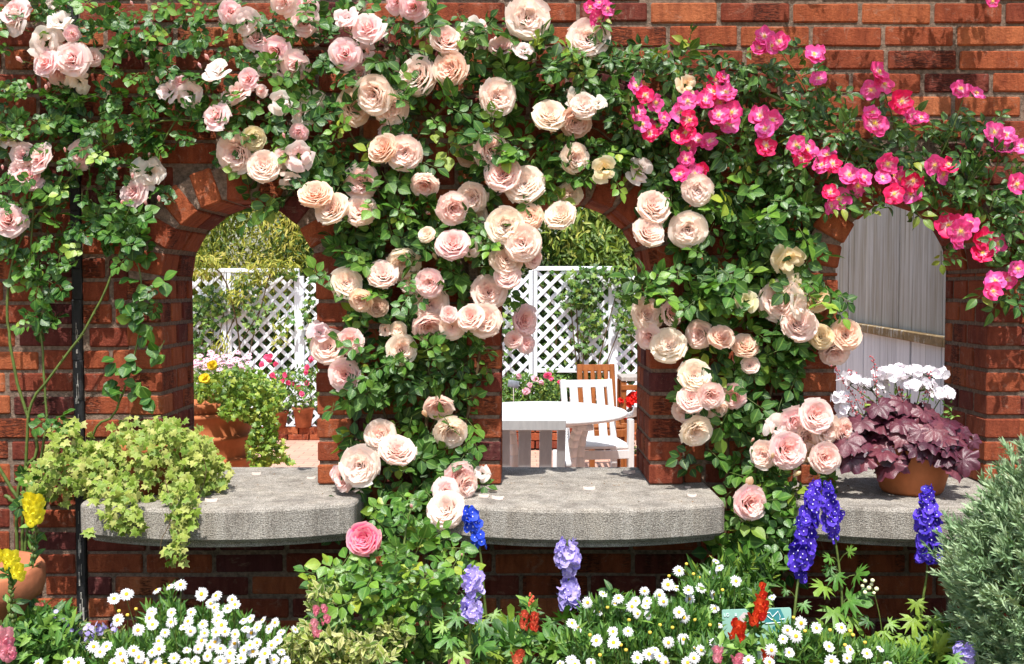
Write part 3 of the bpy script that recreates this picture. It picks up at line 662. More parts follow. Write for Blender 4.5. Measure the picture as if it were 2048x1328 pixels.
B_ = [(470, 307, 72, 'Ec'), (508, 278, 42, 'Eg'), (527, 330, 56, 'Ec'), (893, 76, 58, 'Ep'), (952, 56, 48, 'Ww'), (1003, 88, 46, 'Ep'), (898, 136, 64, 'Eo'), (832, 151, 74, 'Ep'), (997, 192, 64, 'Ec'), (745, 190, 68, 'Ep'), (710, 215, 66, 'Eo'), (783, 215, 66, 'Ep'), (780, 258, 46, 'SS', 'u', -.05),
 (762, 294, 58, 'Eo'), (808, 306, 64, 'Ep'), (935, 307, 48, 'Eb', None, -.03), (985, 302, 64, 'Ep'), (720, 362, 62, 'EP'), (630, 384, 60, 'Eo', 'u'), (661, 414, 62, 'Ec'), (720, 418, 58, 'Ec'), (849, 374, 52, 'EP', 'd'), (908, 419, 60, 'EP'), (943, 396, 54, 'Ep'), (948, 430, 44, 'Ep', None, -.03),  # the one brown-tinted bloom hangs in shade, its shade put into the tint
 (1057, 35, 76, 'Ew'), (1176, 76, 72, 'Ew'), (1048, 98, 36, 'WW'), (1048, 366, 70, 'Ew'), (1005, 345, 66, 'EP'), (1100, 227, 62, 'Ec'), (1153, 195, 44, 'Ww'), (1167, 210, 48, 'Ew'), (1197, 204, 30, 'WW'), (1152, 246, 56, 'Eb'), (1152, 316, 54, 'Ec'), (1208, 338, 46, 'Wy'), (1282, 340, 52, 'Ww'), (1140, 385, 46, 'Ec', None, -.03), (1118, 427, 58, 'Ec'),
 (1058, 432, 50, 'Eo'), (1010, 450, 66, 'Ec'), (905, 485, 62, 'EP'), (940, 495, 40, 'WW'), (852, 468, 32, 'Ec'), (870, 513, 22, 'Bg'), (765, 545, 56, 'Ec'), (808, 530, 62, 'Ec'), (825, 560, 50, 'Ep', None, -.05), (857, 567, 52, 'EP'), (693, 565, 56, 'Ec'), (721, 603, 44, 'Eo'), (755, 612, 40, 'Eb'),
 (864, 608, 64, 'Ec'), (898, 628, 32, 'EP', None, -.16), (940, 633, 50, 'EP', None, -.15), (968, 640, 60, 'Ep'), (858, 657, 56, 'EP', 'D'), (905, 655, 46, 'Ep'), (978, 582, 62, 'Ep'), (795, 660, 32, 'Ec'), (770, 658, 24, 'Wo'), (805, 698, 56, 'Ec'), (655, 693, 66, 'Ep'), (700, 681, 50, 'EP', None, -.16), (640, 662, 44, 'WS'), (688, 751, 62, 'EP'),
 (878, 818, 54, 'EP', 'd'), (850, 828, 26, 'By'), (902, 868, 60, 'Ec', 'D'), (760, 870, 58, 'Ep'), (795, 897, 64, 'Ec', None, -.16), (718, 933, 72, 'Ew', None, -.2), (683, 957, 48, 'EP', 'l', -.17), (920, 952, 54, 'EP', None, -.2), (890, 1018, 70, 'Ew', None, -.3), (893, 980, 48, 'Ss', None, -.24), (935, 970, 48, 'Ep', 'r', -.2), (962, 945, 32, 'WW'),
 (1013, 515, 60, 'Ec'), (1045, 485, 66, 'Ec', None, -.14), (1068, 515, 42, 'EP', 'r'), (1015, 550, 46, 'Ep'), (1053, 640, 54, 'EP', 'r', -.02), (1027, 678, 32, 'EP', None, -.04), (1055, 686, 40, 'Ss', 'r', -.02), (675, 948, 30, 'Ss'), (823, 1013, 15, 'BS')]
B_ = [tuple(v for v in b) for b in B_]
place(B, B_, 0, (-.14, -.07))

# --- plant C: cream climber on the right pier
C_ = thing('climbing_rose', 'climbing rose with cream and blush blooms between the middle and right arches', 'climbing rose', P(1480, 1330, -.02))
cb = MB()
cane(cb, [(1480, 1330, -.03), (1450, 1050, -.02), (1455, 900, -.02), (1440, 700, -.01), (1480, 550, 0), (1500, 420, 0), (1420, 380, 0)], .008, .004, 10, 0, 30)
cane(cb, [(1480, 1330, -.03), (1500, 1100, -.05), (1510, 950, -.04), (1560, 700, -.01), (1600, 560, 0), (1640, 480, 0)], .006, .003, 10, 0, 30)
cb.build('cane', [m_twig], C_)
fc = [(1450, 440, 110, 70, 34, -.08, .03), (1560, 440, 90, 70, 34, -.08, .03), (1390, 560, 100, 60, 34, -.12, .0), (1280, 580, 50, 30, 7, -.14, -.03), (1500, 560, 110, 60, 36, -.1, .02), (1640, 570, 70, 50, 18, -.1, -.01), (1530, 680, 90, 70, 34, -.1, .02), (1450, 760, 60, 90, 26, -.1, .02),
      (1570, 790, 70, 70, 18, -.09, .02), (1480, 880, 60, 70, 20, -.1, .02), (1450, 820, 60, 50, 12, -.1, .0), (1400, 900, 30, 30, 4, -.1, -.03), (1530, 1060, 80, 80, 34, -.2, -.06), (1510, 970, 60, 50, 16, -.16, -.02), (1480, 1100, 40, 40, 10, -.2, -.05), (1580, 1000, 40, 50, 10, -.2, -.05), (1660, 960, 30, 20, 4, -.15, -.05), (1330, 770, 30, 20, 3, -.09, -.05), (1600, 520, 50, 50, 10, -.08, .02), (1400, 650, 60, 60, 14, -.08, .0)]
foliage_on_wall('foliage', fc, C_, m_leafB, LR, .045, 5, 1.1, .08)
def young(parent, blobs, L=.044):
    mb = MB(); p = blob_points(blobs); n = len(p)
    compound(mb, p, nrm(np.stack([rng.normal(0, 1, n), rng.normal(-.4, .3, n), rng.normal(-.15, .6, n)], -1)), nrm(np.stack([rng.normal(0, .3, n), np.full(n, -.75), rng.normal(.75, .3, n)], -1)), L * rng.uniform(.75, 1.15, n), LR, 5, rng.beta(2, 2, n), 0, 1); mb.build('young_foliage', [m_leafF, m_stem], parent)
young(C_, [(1530, 1050, 60, 50, 12, -.24, -.14), (1490, 1090, 30, 30, 5, -.24, -.14), (1300, 575, 50, 16, 5, -.18, -.1), (1400, 570, 80, 40, 8, -.16, -.1), (1570, 1010, 40, 40, 6, -.24, -.14), (1650, 580, 50, 30, 5, -.14, -.08), (1500, 400, 60, 30, 7, -.12, -.08), (1560, 460, 50, 40, 4, -.12, -.08), (1440, 620, 30, 20, 3, -.16, -.1), (1540, 960, 30, 30, 3, -.2, -.14)])
young(B, [(740, 720, 60, 40, 7, -.18, -.1), (820, 580, 60, 30, 6, -.16, -.1), (850, 700, 60, 20, 3, -.16, -.1), (920, 900, 40, 40, 5, -.16, -.1), (830, 1010, 60, 30, 6, -.3, -.2), (1000, 290, 80, 40, 8, -.12, -.08), (1200, 330, 60, 40, 7, -.14, -.08), (780, 420, 50, 30, 6, -.13, -.08), (870, 220, 60, 40, 5, -.13, -.08), (1100, 100, 80, 30, 7, -.12, -.08), (700, 240, 40, 30, 3, -.13, -.08), (650, 560, 30, 20, 2, -.14, -.08), (960, 480, 40, 40, 3, -.13, -.1)], .04)
D2 = [(1395, 380, 56, 'Ew'), (1310, 410, 62, 'Ec'), (1300, 461, 60, 'Ec'), (1375, 461, 66, 'Ew'), (1297, 627, 60, 'Ec'), (1347, 625, 48, 'EP', 'r'), (1295, 675, 48, 'Ss'), (1337, 688, 62, 'Ec'), (1352, 706, 36, 'Wo', 'd', -.06), (1395, 668, 54, 'Ec'), (1443, 671, 48, 'Eo', 'u'), (1490, 688, 50, 'Eo', 'u'), (1501, 729, 32, 'Ec'),
 (1390, 750, 58, 'Ec'), (1383, 796, 50, 'EP'), (1423, 793, 48, 'EP', None, -.16), (1465, 793, 48, 'EP'), (1370, 827, 54, 'Ec', 'L'), (1428, 820, 50, 'Ec', 'd', -.1), (1393, 865, 58, 'Ec', 'D'), (1490, 600, 44, 'Wg'), (1580, 520, 60, 'Wy'), (1563, 601, 80, 'Ec'), (1592, 575, 54, 'Wy'), (1632, 596, 50, 'Ey'), (1600, 645, 66, 'Ec'), (1643, 672, 46, 'Ey'),
 (1693, 668, 56, 'Eo'), (1670, 710, 54, 'Ec', 'd'), (1375, 168, 40, 'Wy'), (1600, 610, 50, 'Wc', 'r'),
 (1635, 830, 62, 'EP', None, -.24), (1590, 843, 52, 'Ss', None, -.2), (1578, 900, 68, 'EP', None, -.25), (1655, 860, 62, 'Ep', None, -.22), (1692, 860, 46, 'EP', 'r', -.2), (1652, 916, 58, 'EP', None, -.24), (1525, 910, 50, 'Ep', 'l', -.2), (1503, 1006, 62, 'EP', None, -.26), (1497, 968, 40, 'By', None, -.22), (1612, 905, 54, 'Ey', 'd', -.18), (1618, 878, 50, 'Ep', None, -.2), (1555, 858, 48, 'Ww', None, -.19), (1560, 920, 44, 'Ww', 'd', -.2),
 (1500, 1030, 40, 'Ey', 'd', -.22), (1593, 948, 22, 'By', None, -.24), (1545, 912, 20, 'By', None, -.26), (1505, 880, 14, 'Bo', None, -.2), (1538, 347, 18, 'By', None, -.06)]
D2 = [tuple(v for v in b) for b in D2]
place(C_, D2, 0, (-.15, -.08))

# --- plant D: bright pink rambler, upper right
m_pink = None
def pink_mat():
    m, t, b = mat('bright_pink_petal', .5, .3); r, g, bl = col(t)
    oi = t.nodes.new('ShaderNodeObjectInfo'); outer = oi.outputs['Color']
    c = mix(t, ramp(t, g, [(.56, (0, 0, 0)), (.80, (.9, .9, .9))]), outer, (.92, .62, .62))
    c = mix(t, .25, c, ramp(t, r, [(0, (.8, .6, .7)), (1, (1.05, 1.1, 1.15))]), 'MULTIPLY')
    t.links.new(c, b.inputs['Base Color']); translucent(t, b, c, .35, (1.1, .8, .9)); return m
m_pink = pink_mat()
def single(seed):
    global rng; keep = rng; rng = np.random.default_rng(seed); mb = MB()
    n = 5
    for k in range(n + 3):
        inner = k >= n; r = .62 if inner else rng.uniform(.88, 1.05); phi = k * 6.283 / n + (.6 if inner else 0) + rng.normal(0, .1)
        ph = rng.uniform(0, 6.28); cup = rng.uniform(-.08, .22)
        def fn(u, v):
            wv = (.16 + .62 * np.sin(np.clip(v, 0, 1) ** .8 * math.pi * .62)) * r * (1 + .0 * u); rad = (.08 + .92 * v) * r * (1 - .25 * u * u * v - .12 * np.clip(1 - np.abs(u) * 2, 0, 1) * v ** 4)
            x = rad; y = u * wv; z = cup * v * v + .10 * np.sin(u * 5 + ph) * v - (.05 if not inner else -.05) + .09 * u * u * v
            return x * np.cos(phi) - y * np.sin(phi), x * np.sin(phi) + y * np.cos(phi), z
        V, Q, u, v = grid(fn, 6, 5); C = np.ones((len(V), 4)); C[:, 0] = rng.random(); C[:, 1] = 1 - v; C[:, 2] = v; mb.raw(V, Q, None, C, 0)
    # stamens
    a = rng.uniform(0, 6.28, 34); rr = rng.uniform(.02, .2, 34); 
    for i in range(34): box(mb, (rr[i] * math.cos(a[i]), rr[i] * math.sin(a[i]), .12 + rng.uniform(0, .06)), (.022, .022, .022), .008, None, 1)
    V = [(0, 0, .1)] + [(.12 * math.cos(q_), .12 * math.sin(q_), .03) for q_ in np.arange(8) * math.pi / 4]; mb.raw(V, None, [(0, 1 + i, 1 + (i + 1) % 8) for i in range(8)], None, 1)
    for q_ in range(4):
        d_ = nrm(np.array([[rng.normal(), rng.normal(), -.7]])); mb.inst(LN, frames(d_, np.array([[0, 0, 1.]])) * .5, [(0, 0, -.05)], .4, 2)
    me = mb.mesh('rose_bloom', [m_pink, m_stamen, m_stem]); rng = keep; return me
SI = [single(500 + i) for i in range(6)]
Dp = thing('climbing_rose', 'rambling rose with bright magenta single blooms along the upper right of the wall', 'climbing rose', P(2090, 1330, -.02))
D_ = [(1198, 38, 34), (1180, 14, 24), (1215, 17, 26), (1200, 5, 22), (1272, 172, 30), (1290, 190, 32), (1310, 205, 32), (1277, 225, 28), (1285, 248, 30), (1315, 252, 36), (1300, 268, 30), (1328, 235, 24), (1375, 202, 32), (1393, 198, 26), (1362, 225, 34), (1378, 240, 36), (1372, 265, 34), (1355, 275, 28),
 (1397, 282, 32), (1418, 282, 30), (1378, 296, 30), (1372, 318, 28), (1382, 335, 30), (1360, 348, 30), (1390, 348, 32), (1405, 338, 24), (1430, 160, 28), (1447, 155, 24), (1427, 185, 36), (1452, 185, 36), (1410, 200, 32), (1440, 205, 32), (1438, 230, 36), (1464, 225, 38), (1458, 247, 36),
 (1520, 232, 36), (1545, 240, 34), (1530, 258, 36), (1532, 292, 38), (1528, 73, 36), (1518, 97, 30), (1542, 92, 32), (1560, 83, 34), (1628, 110, 36), (1637, 157, 28), (1757, 145, 42), (1768, 168, 36), (1742, 180, 34), (1802, 203, 40), (1825, 232, 32), (1842, 235, 28), (1748, 247, 50), (1745, 225, 30),
 (1920, 178, 34), (1952, 186, 32), (1593, 290, 34), (1615, 300, 36), (1603, 318, 34), (1655, 310, 34), (1643, 330, 30), (1665, 328, 32), (1698, 350, 38), (1715, 372, 38), (1727, 355, 32), (1660, 385, 30), (1678, 398, 40), (1662, 412, 28), (1775, 328, 38), (1785, 350, 34), (1765, 355, 28), (1800, 358, 42), (1826, 362, 38), (1788, 388, 36), (1822, 388, 38),
 (1868, 330, 34), (1885, 348, 38), (1897, 330, 36), (1988, 265, 38), (2012, 270, 36), (2005, 295, 40), (2042, 292, 30), (2032, 368, 38), (1898, 450, 44), (1920, 462, 42), (1937, 447, 36), (1913, 482, 34), (1968, 478, 42), (1995, 487, 38), (1965, 507, 36), (1990, 562, 36), (2015, 560, 30), (1985, 582, 32), (2035, 537, 30), (1985, 2, 24), (1640, 100, 20)]
for x, y, d in D_:
    h = rng.random(); c = (.86, .05 + .08 * h, .24 + .20 * h, 1) if h > .18 else (.86, .02, .14, 1)
    p_ = bloom(SI[rng.integers(6)], x, y, d * 1.2, rng.uniform(-.15, -.08), Dp, c, (rng.normal(0, .35), rng.normal(.15, .3)))
cb = MB()
cane(cb, [(2300, 1200, -.03), (2200, 800, -.02), (2080, 560, -.02), (1960, 420, -.03), (1800, 330, -.03), (1660, 240, -.04), (1560, 200, -.05), (1450, 150, -.05), (1330, 130, -.05), (1200, 110, -.05)], .008, .003, 20, 0, 40)
cane(cb, [(2200, 700, -.02), (2080, 480, -.02), (1900, 360, -.04), (1760, 300, -.05), (1600, 270, -.05), (1480, 240, -.05)], .006, .003, 16, 0, 30)
for a in [((1870, 330), (1900, 270), (1925, 200)), ((1640, 230), (1600, 160), (1560, 100)), ((1660, 250), (1640, 180), (1630, 125)), ((1800, 300), (1780, 220), (1762, 160)), ((1240, 130), (1215, 80), (1200, 40)), ((1960, 400), (1990, 340), (2000, 300)), ((1900, 300), (1850, 260), (1830, 240))]:
    cane(cb, [(a[0][0], a[0][1], -.04), (a[1][0], a[1][1], -.07), (a[2][0], a[2][1], -.1)], .0025, .0014, 0, 0, 8)
cb.build('cane', [m_stem], Dp)
fd = [(1500, -170, 200, 60, 20, -.42, -.1), (1750, -190, 260, 90, 46, -.42, -.1), (1980, -200, 200, 110, 46, -.42, -.1), (1820, -90, 180, 40, 12, -.3, -.05), (1160, 120, 110, 35, 20, -.1, .02), (1300, 130, 120, 40, 26, -.1, .02), (1430, 130, 110, 40, 20, -.1, .02), (1290, 220, 80, 60, 20, -.09, .03), (1420, 250, 110, 60, 34, -.09, .03), (1530, 180, 60, 50, 10, -.09, .02), (1590, 180, 50, 60, 12, -.1, .0), (1540, 300, 90, 60, 26, -.1, .02),  # first four blobs: unseen leaves above the frame, added to dapple the bricks
      (1640, 230, 60, 50, 14, -.1, .02), (1720, 270, 80, 50, 22, -.1, .02), (1830, 290, 80, 50, 18, -.09, .02), (1480, 340, 90, 50, 22, -.08, .03), (1640, 350, 80, 50, 18, -.1, .02), (1760, 330, 90, 50, 16, -.1, .02), (1900, 400, 90, 60, 22, -.1, .0), (1940, 290, 70, 60, 22, -.1, .0), (2000, 360, 60, 80, 22, -.1, .0),
      (2020, 450, 50, 80, 22, -.12, .0), (1960, 540, 50, 40, 9, -.12, -.04), (2020, 580, 30, 30, 6, -.12, -.04), (1915, 240, 40, 30, 6, -.1, .0), (1600, 110, 30, 30, 3, -.09, -.03), (1215, 55, 25, 30, 3, -.1, -.04), (1880, 500, 30, 20, 3, -.12, -.05), (2120, 450, 80, 200, 40, -.1, .02), (1700, 420, 50, 15, 4, -.12, -.06), (1780, 400, 60, 20, 5, -.12, -.06), (1370, 90, 30, 15, 3, -.08, .0), (1680, 190, 50, 30, 4, -.08, .0), (1560, 380, 70, 40, 14, -.08, .02)]
foliage_on_wall('foliage', fd, Dp, m_leafD, LD, .040, 5, 1.1, .12)
# ------------------------------------------------------------------ fallen petals on the sills
def petal_mesh(seed):
    g = np.random.default_rng(seed); mb = MB()
    def fn(u, v): 
        w_ = np.sin(np.clip(v, .03, .97) ** .75 * math.pi) ** .6 * .5
        return u * w_, v - .5, -.30 * u * u + .35 * (v - .5) ** 2 + .12 + .06 * np.sin(u * 4 + g.uniform(0, 6)) + .01
    V, Q, u, v = grid(fn, 6, 6); C = np.tile((.8, .1, .3, 1), (len(V), 1)); mb.raw(V, Q, None, C); return mb.mesh('fallen_petal', [m_rose])
PM = [petal_mesh(i) for i in range(3)]
for x, y, s, lab in [(423, 1002, 30, 'pale fallen petal beside the ivy on the left sill, nearest its front'), (513, 949, 20, 'pale fallen petal near the back edge of the left sill'), (622, 957, 20, 'pale fallen petal at the foot of the left pier'), (712, 983, 18, 'small pale petal on the right end of the left sill'),
                     (1178, 978, 28, 'cream fallen petal alone in the sunlit middle of the middle sill'), (1258, 945, 28, 'white fallen petal at the back of the middle sill by the right pier'), (1384, 992, 22, 'pale fallen petal near the right end of the middle sill'), (996, 997, 30, 'largest of the blush petals lying beside the hanging roses on the middle sill'), (968, 993, 26, 'blush petal lying closest to the hanging roses on the middle sill'), (983, 983, 26, 'blush petal behind the two others left on the middle sill'), (1375, 976, 14, 'tiny pale petal scrap below the right pier')]:
    yy = CY + (CZ - LZ) / (math.tan(math.atan((y - 664) / F) + TH)); p = P(x, y, yy); p[2] = LZ + .003; L = S(s, yy) * .85
    o = link('fallen_petal', PM[rng.integers(3)], None, None, Matrix.Translation(Vector(p)) @ Matrix.Rotation(rng.uniform(1.1, 2.0), 4, 'Z') @ Matrix.Diagonal((L, L, L * .7, 1)), (.82, .72, .66, .1)); tag(o, lab, 'petal', 'fallen rose petals on the stone sills')

lt_ = MB(); m_lit = simple('dry_litter', (.20, .12, .06), .9, .1, .6, 200)
for xc, hw in ((-.835, .37), (.194, .39), (1.225, .39)):
    n = 70; x = xc + rng.uniform(-1, 1, n) * hw; y = np.where(rng.random(n) < .5, rng.uniform(-.02, .04, n), rng.uniform(-.3, .3, n)); ok = (np.abs(x - xc) < hw * .9); x, y = x[ok], y[ok]; n = len(x)
    lt_.inst(LS, frames(nrm(np.stack([rng.normal(0, 1, n), rng.normal(0, 1, n), rng.normal(0, .15, n)], -1)), rand_dirs(n, (0, 0, 1), .3)) * rng.uniform(.003, .011, n)[:, None, None], np.stack([x, y, np.full(n, LZ + .002)], -1))
struct(lt_.build('leaf_litter', [m_lit]), 'stuff')
# ------------------------------------------------------------------ ivy pot on the left sill
m_ivy = leaf_mat('variegated_ivy_leaf', [(0, (.09, .18, .02)), (.4, (.20, .30, .035)), (.75, (.34, .38, .08)), (1, (.50, .47, .18))], .5, .3, (.40, .50, .12), .3, .3, (.85, (.58, .58, .22), .35))
iv = thing('potted_ivy', 'trailing yellow green variegated ivy spilling over the left stone sill', 'potted ivy', (-1.06, -.06, LZ))
mb = MB(); lathe(mb, [(.0, .001), (.075, .001), (.10, .12), (.11, .125), (.112, .15), (.10, .15), (.095, .12), (0, .12)], (-1.06, -.08, LZ)); mb.build('pot', m_terra, iv)
mb = MB(); Np = 1500
a = rng.uniform(0, 6.28, Np); r_ = np.sqrt(rng.random(Np)); 
pts = []
# dome
n = 900; th = rng.uniform(0, 6.28, n); ph = np.arccos(rng.uniform(-.35, 1, n)); rr = rng.uniform(.78, 1.05, n)
c0 = np.array([-1.075, -.10, LZ + .045]); pts.append(c0 + np.stack([np.sin(ph) * np.cos(th) * .225, np.sin(ph) * np.sin(th) * .16, np.cos(ph) * .135], -1) * rr[:, None])
lob = [(140, 880, 50, 40, 90, -.15, .0), (95, 950, 44, 36, 56, -.14, -.04), (75, 990, 30, 24, 24, -.14, -.06), (150, 930, 70, 50, 120, -.2, -.02), (235, 1000, 50, 50, 150, -.37, -.18), (250, 1040, 40, 30, 70, -.39, -.34), (360, 1000, 36, 60, 130, -.4, -.2), (365, 1040, 26, 30, 60, -.41, -.37), (355, 1085, 22, 20, 22, -.42, -.39), (345, 1110, 26, 18, 20, -.42, -.39), (130, 990, 50, 20, 30, -.12, -.03), (400, 900, 25, 50, 50, -.2, -.08), (300, 860, 90, 30, 110, -.2, .0), (185, 1065, 10, 8, 4, -.37, -.36), (330, 900, 70, 50, 150, -.28, -.18)]
pts.append(blob_points(lob)); q = np.concatenate(pts); n = len(q)
nn = nrm(np.stack([rng.normal(0, .45, n), -np.abs(rng.normal(.8, .3, n)), rng.normal(.6, .4, n)], -1)); dd = nrm(np.stack([rng.normal(0, .7, n), rng.normal(-.3, .3, n), rng.normal(-.5, .6, n)], -1))
mb.inst(IVY, frames(dd, nn) * rng.uniform(.014, .029, n)[:, None, None], q, rng.beta(2.2, 2.2, n))
for s in [((330, 960, -.3), (345, 1030, -.39), (325, 1075, -.41), (320, 1100, -.41)), ((350, 1040, -.4), (362, 1090, -.41), (370, 1130, -.41)), ((405, 910, -.2), (412, 945, -.2), (398, 1000, -.25)), ((250, 940, -.1), (100, 950, -.1), (50, 1000, -.1))]: cane(mb, s, .0014, .001, 0, 1, 10)
mb.build('foliage', [m_ivy, m_twig], iv)

# ------------------------------------------------------------------ purple leaved pot on the right sill
hp = P(1822, 992, -.05); hp = np.array([1.19, -.10, LZ + .001])
ht = thing('potted_heuchera', 'terracotta bowl of purple ruffled leaves and white geranium flowers on the right sill', 'flower pot', hp)
mb = MB(); lathe(mb, [(.0, .0), (.082, .0), (.090, .01), (.104, .06), (.118, .125), (.121, .15), (.113, .15), (.105, .12), (0, .12)], hp, 56); mb.build('pot', m_terra, ht)
m_heu = leaf_mat('purple_leaf', [(0, (.040, .009, .020)), (.4, (.085, .018, .032)), (.75, (.14, .035, .046)), (1, (.24, .09, .08))], .4, .12, (.06, .008, .02), .5, .5, (.9, (.10, .01, .03), .5))
mb = MB(); HL = [heuchera_leaf(i) for i in range(7)]
n = 125; th = rng.uniform(0, 6.28, n); ph = np.arccos(rng.uniform(-.2, 1, n))
dirs = np.stack([np.sin(ph) * np.cos(th), np.sin(ph) * np.sin(th), np.cos(ph)], -1)
q = hp + np.array([-.012, 0, .172]) + dirs * np.array([.125, .115, .078]) * rng.uniform(.75, 1.05, n)[:, None]
for x, y in [(1885, 925), (1900, 905), (1860, 895), (1840, 905), (1780, 940), (1770, 915), (1735, 925), (1720, 900), (1700, 890), (1690, 865), (1710, 925), (1800, 925), (1830, 870), (1925, 930), (1905, 945), (1730, 850), (1760, 820), (1810, 815), (1850, 830)]:
    q = np.concatenate([q, [P(x - 5, y - 12, -.22 if y > 880 else -.15)]]); dirs = np.concatenate([dirs, [nrm(np.array([(x - 1810) / 130, -.8, (900 - y) / 160]))]])
n = len(q); dn = nrm(dirs + np.array([0, -.35, .5]) + rng.normal(0, .2, (n, 3))); dd = nrm(dirs * np.array([1, .6, .3]) + np.array([0, -.2, -.65]) + rng.normal(0, .3, (n, 3)))
for k in range(7):
    sel = np.arange(n) % 7 == k; m_ = sel.sum(); mb.inst(HL[k], frames(dd[sel], dn[sel]) * rng.uniform(.044, .060, m_)[:, None, None], q[sel], rng.beta(2, 2, m_))
for x, y in [(1925, 865), (1945, 880)]: mb.inst(HL[0], frames(np.array([[.5, -.2, -.7]]), np.array([[0., -1, .3]])) * .030, [P(x, y, -.1)], .4)
cane(mb, [(1880, 890, -.1), (1910, 885, -.1), (1930, 870, -.1)], .0014, .001, 0, 1, 8)
mb.build('purple_foliage', [m_heu, simple('plum_stalk', (.10, .02, .03))], ht)
m_ger = simple('geranium_petal', (.88, .83, .86), .6, .2, .06, 60, 0, 0, .3); m_herb = leaf_mat('fresh_green_leaf', [(0, (.05, .13, .02)), (.5, (.12, .26, .03)), (1, (.30, .42, .05))], .5, .3)
FL5 = []
for k in range(3):
    mb = MB()
    for j in range(5):
        ph0 = j * 1.2566 + rng.normal(0, .1)
        def fn(u, v): 
            rad = .1 + .9 * v; y = u * (.1 + .5 * np.sin(v * 2.1)); z = .12 * v * v + .05 * np.sin(u * 3 + j) * v
            return rad * np.cos(ph0) - y * np.sin(ph0), rad * np.sin(ph0) + y * np.cos(ph0), z
        V, Q, u, v = grid(fn, 4, 4); mb.raw(V, Q, None, np.tile((rng.random(), 0, 0, 1), (len(V), 1)))
    FL5.append(T(np.concatenate(mb.V), np.concatenate(mb.Q), None, np.concatenate([1 - np.linspace(0, 1, 5).repeat(5)] * 5)))
def umbel(x, y, rx, ry, Y, n, name, m, parent, stemto=None, fs=.016):
    mb = MB(); c = P(x, y, Y); ax, az = S(rx, Y), S(ry, Y)
    d = rng.normal(0, 1, (n, 3)); d[:, 2] = np.abs(d[:, 2]) * .8 + .05; d = nrm(d)
    q = c + d * np.array([ax, ax * .8, az]) * rng.uniform(.75, 1, n)[:, None] - (0, 0, az * .5)
    fd_ = nrm(d + np.array([0, -.5, .1])); M = frames(nrm(rng.normal(0, 1, (n, 3))), fd_) * rng.uniform(.85, 1.15, n)[:, None, None] * fs
    for k in range(3): s_ = np.arange(n) % 3 == k; mb.inst(FL5[k], M[s_], q[s_])
    if stemto is not None:
        j0 = c - (0, 0, az * .9)
        for i in range(n): tube(mb, [q[i], (q[i] + j0) / 2 + (0, 0, -.002), j0], .0011, 3, 1)
        tube(mb, smooth_path([j0, (j0 + stemto) / 2 + rng.normal(0, .008, 3), stemto], 7), .0018, 5, 1)
    return mb.build(name, [m, m_stem], parent)
hc = hp + np.array([0, 0, .13])
for x, y, rx, ry, n in [(1790, 745, 44, 20, 20), (1745, 768, 36, 17, 12), (1700, 755, 26, 17, 9), (1840, 765, 34, 20, 15), (1868, 742, 30, 16, 11), (1884, 783, 24, 11, 7), (1683, 790, 20, 14, 5), (1692, 815, 18, 12, 5), (1812, 740, 34, 18, 10)]:
    umbel(x, y, rx, ry, -.1 + rng.uniform(-.05, .04), int(n * 1.8), 'geranium_head', m_ger, ht, hc, .0140)
mb = MB(); n = 60; q = np.concatenate([PP(rng.normal(1775, 55, n), rng.normal(795, 12, n), rng.uniform(-.15, 0, n)), PP(rng.normal(1892, 8, 70), rng.normal(850, 18, 70), rng.uniform(-.1, 0, 70))]); n = len(q)
mb.inst(LS, frames(rand_dirs(n, (0, -.3, .2), .7), rand_dirs(n, (0, -.7, .7), .4)) * rng.uniform(.012, .022, n)[:, None, None], q, rng.random(n)); mb.build('green_foliage', [m_herb], ht)
mb = MB(); m_hf = simple('tiny_heuchera_flower', (.42, .10, .11), .7)
for x0, y0, x1, y1 in [(1735, 850, 1668, 735), (1740, 850, 1700, 740), (1750, 840, 1745, 715), (1800, 840, 1800, 775), (1840, 820, 1858, 745), (1720, 860, 1690, 790)]:
    w_ = smooth_path([P(x0, y0, -.1), P((x0 + x1) / 2 + 6, (y0 + y1) / 2, -.13), P(x1, y1, -.14)], 16, .0008); tube(mb, w_, .0009, 4, 1)
    for j in range(6, 16):
        for _ in range(3): box(mb, w_[j] + rng.normal(0, .0045, 3), (.0018, .0018, .0025), .0008, None, 0)
mb.build('flower_spray', [m_hf, simple('wine_stalk', (.12, .03, .03))], ht)

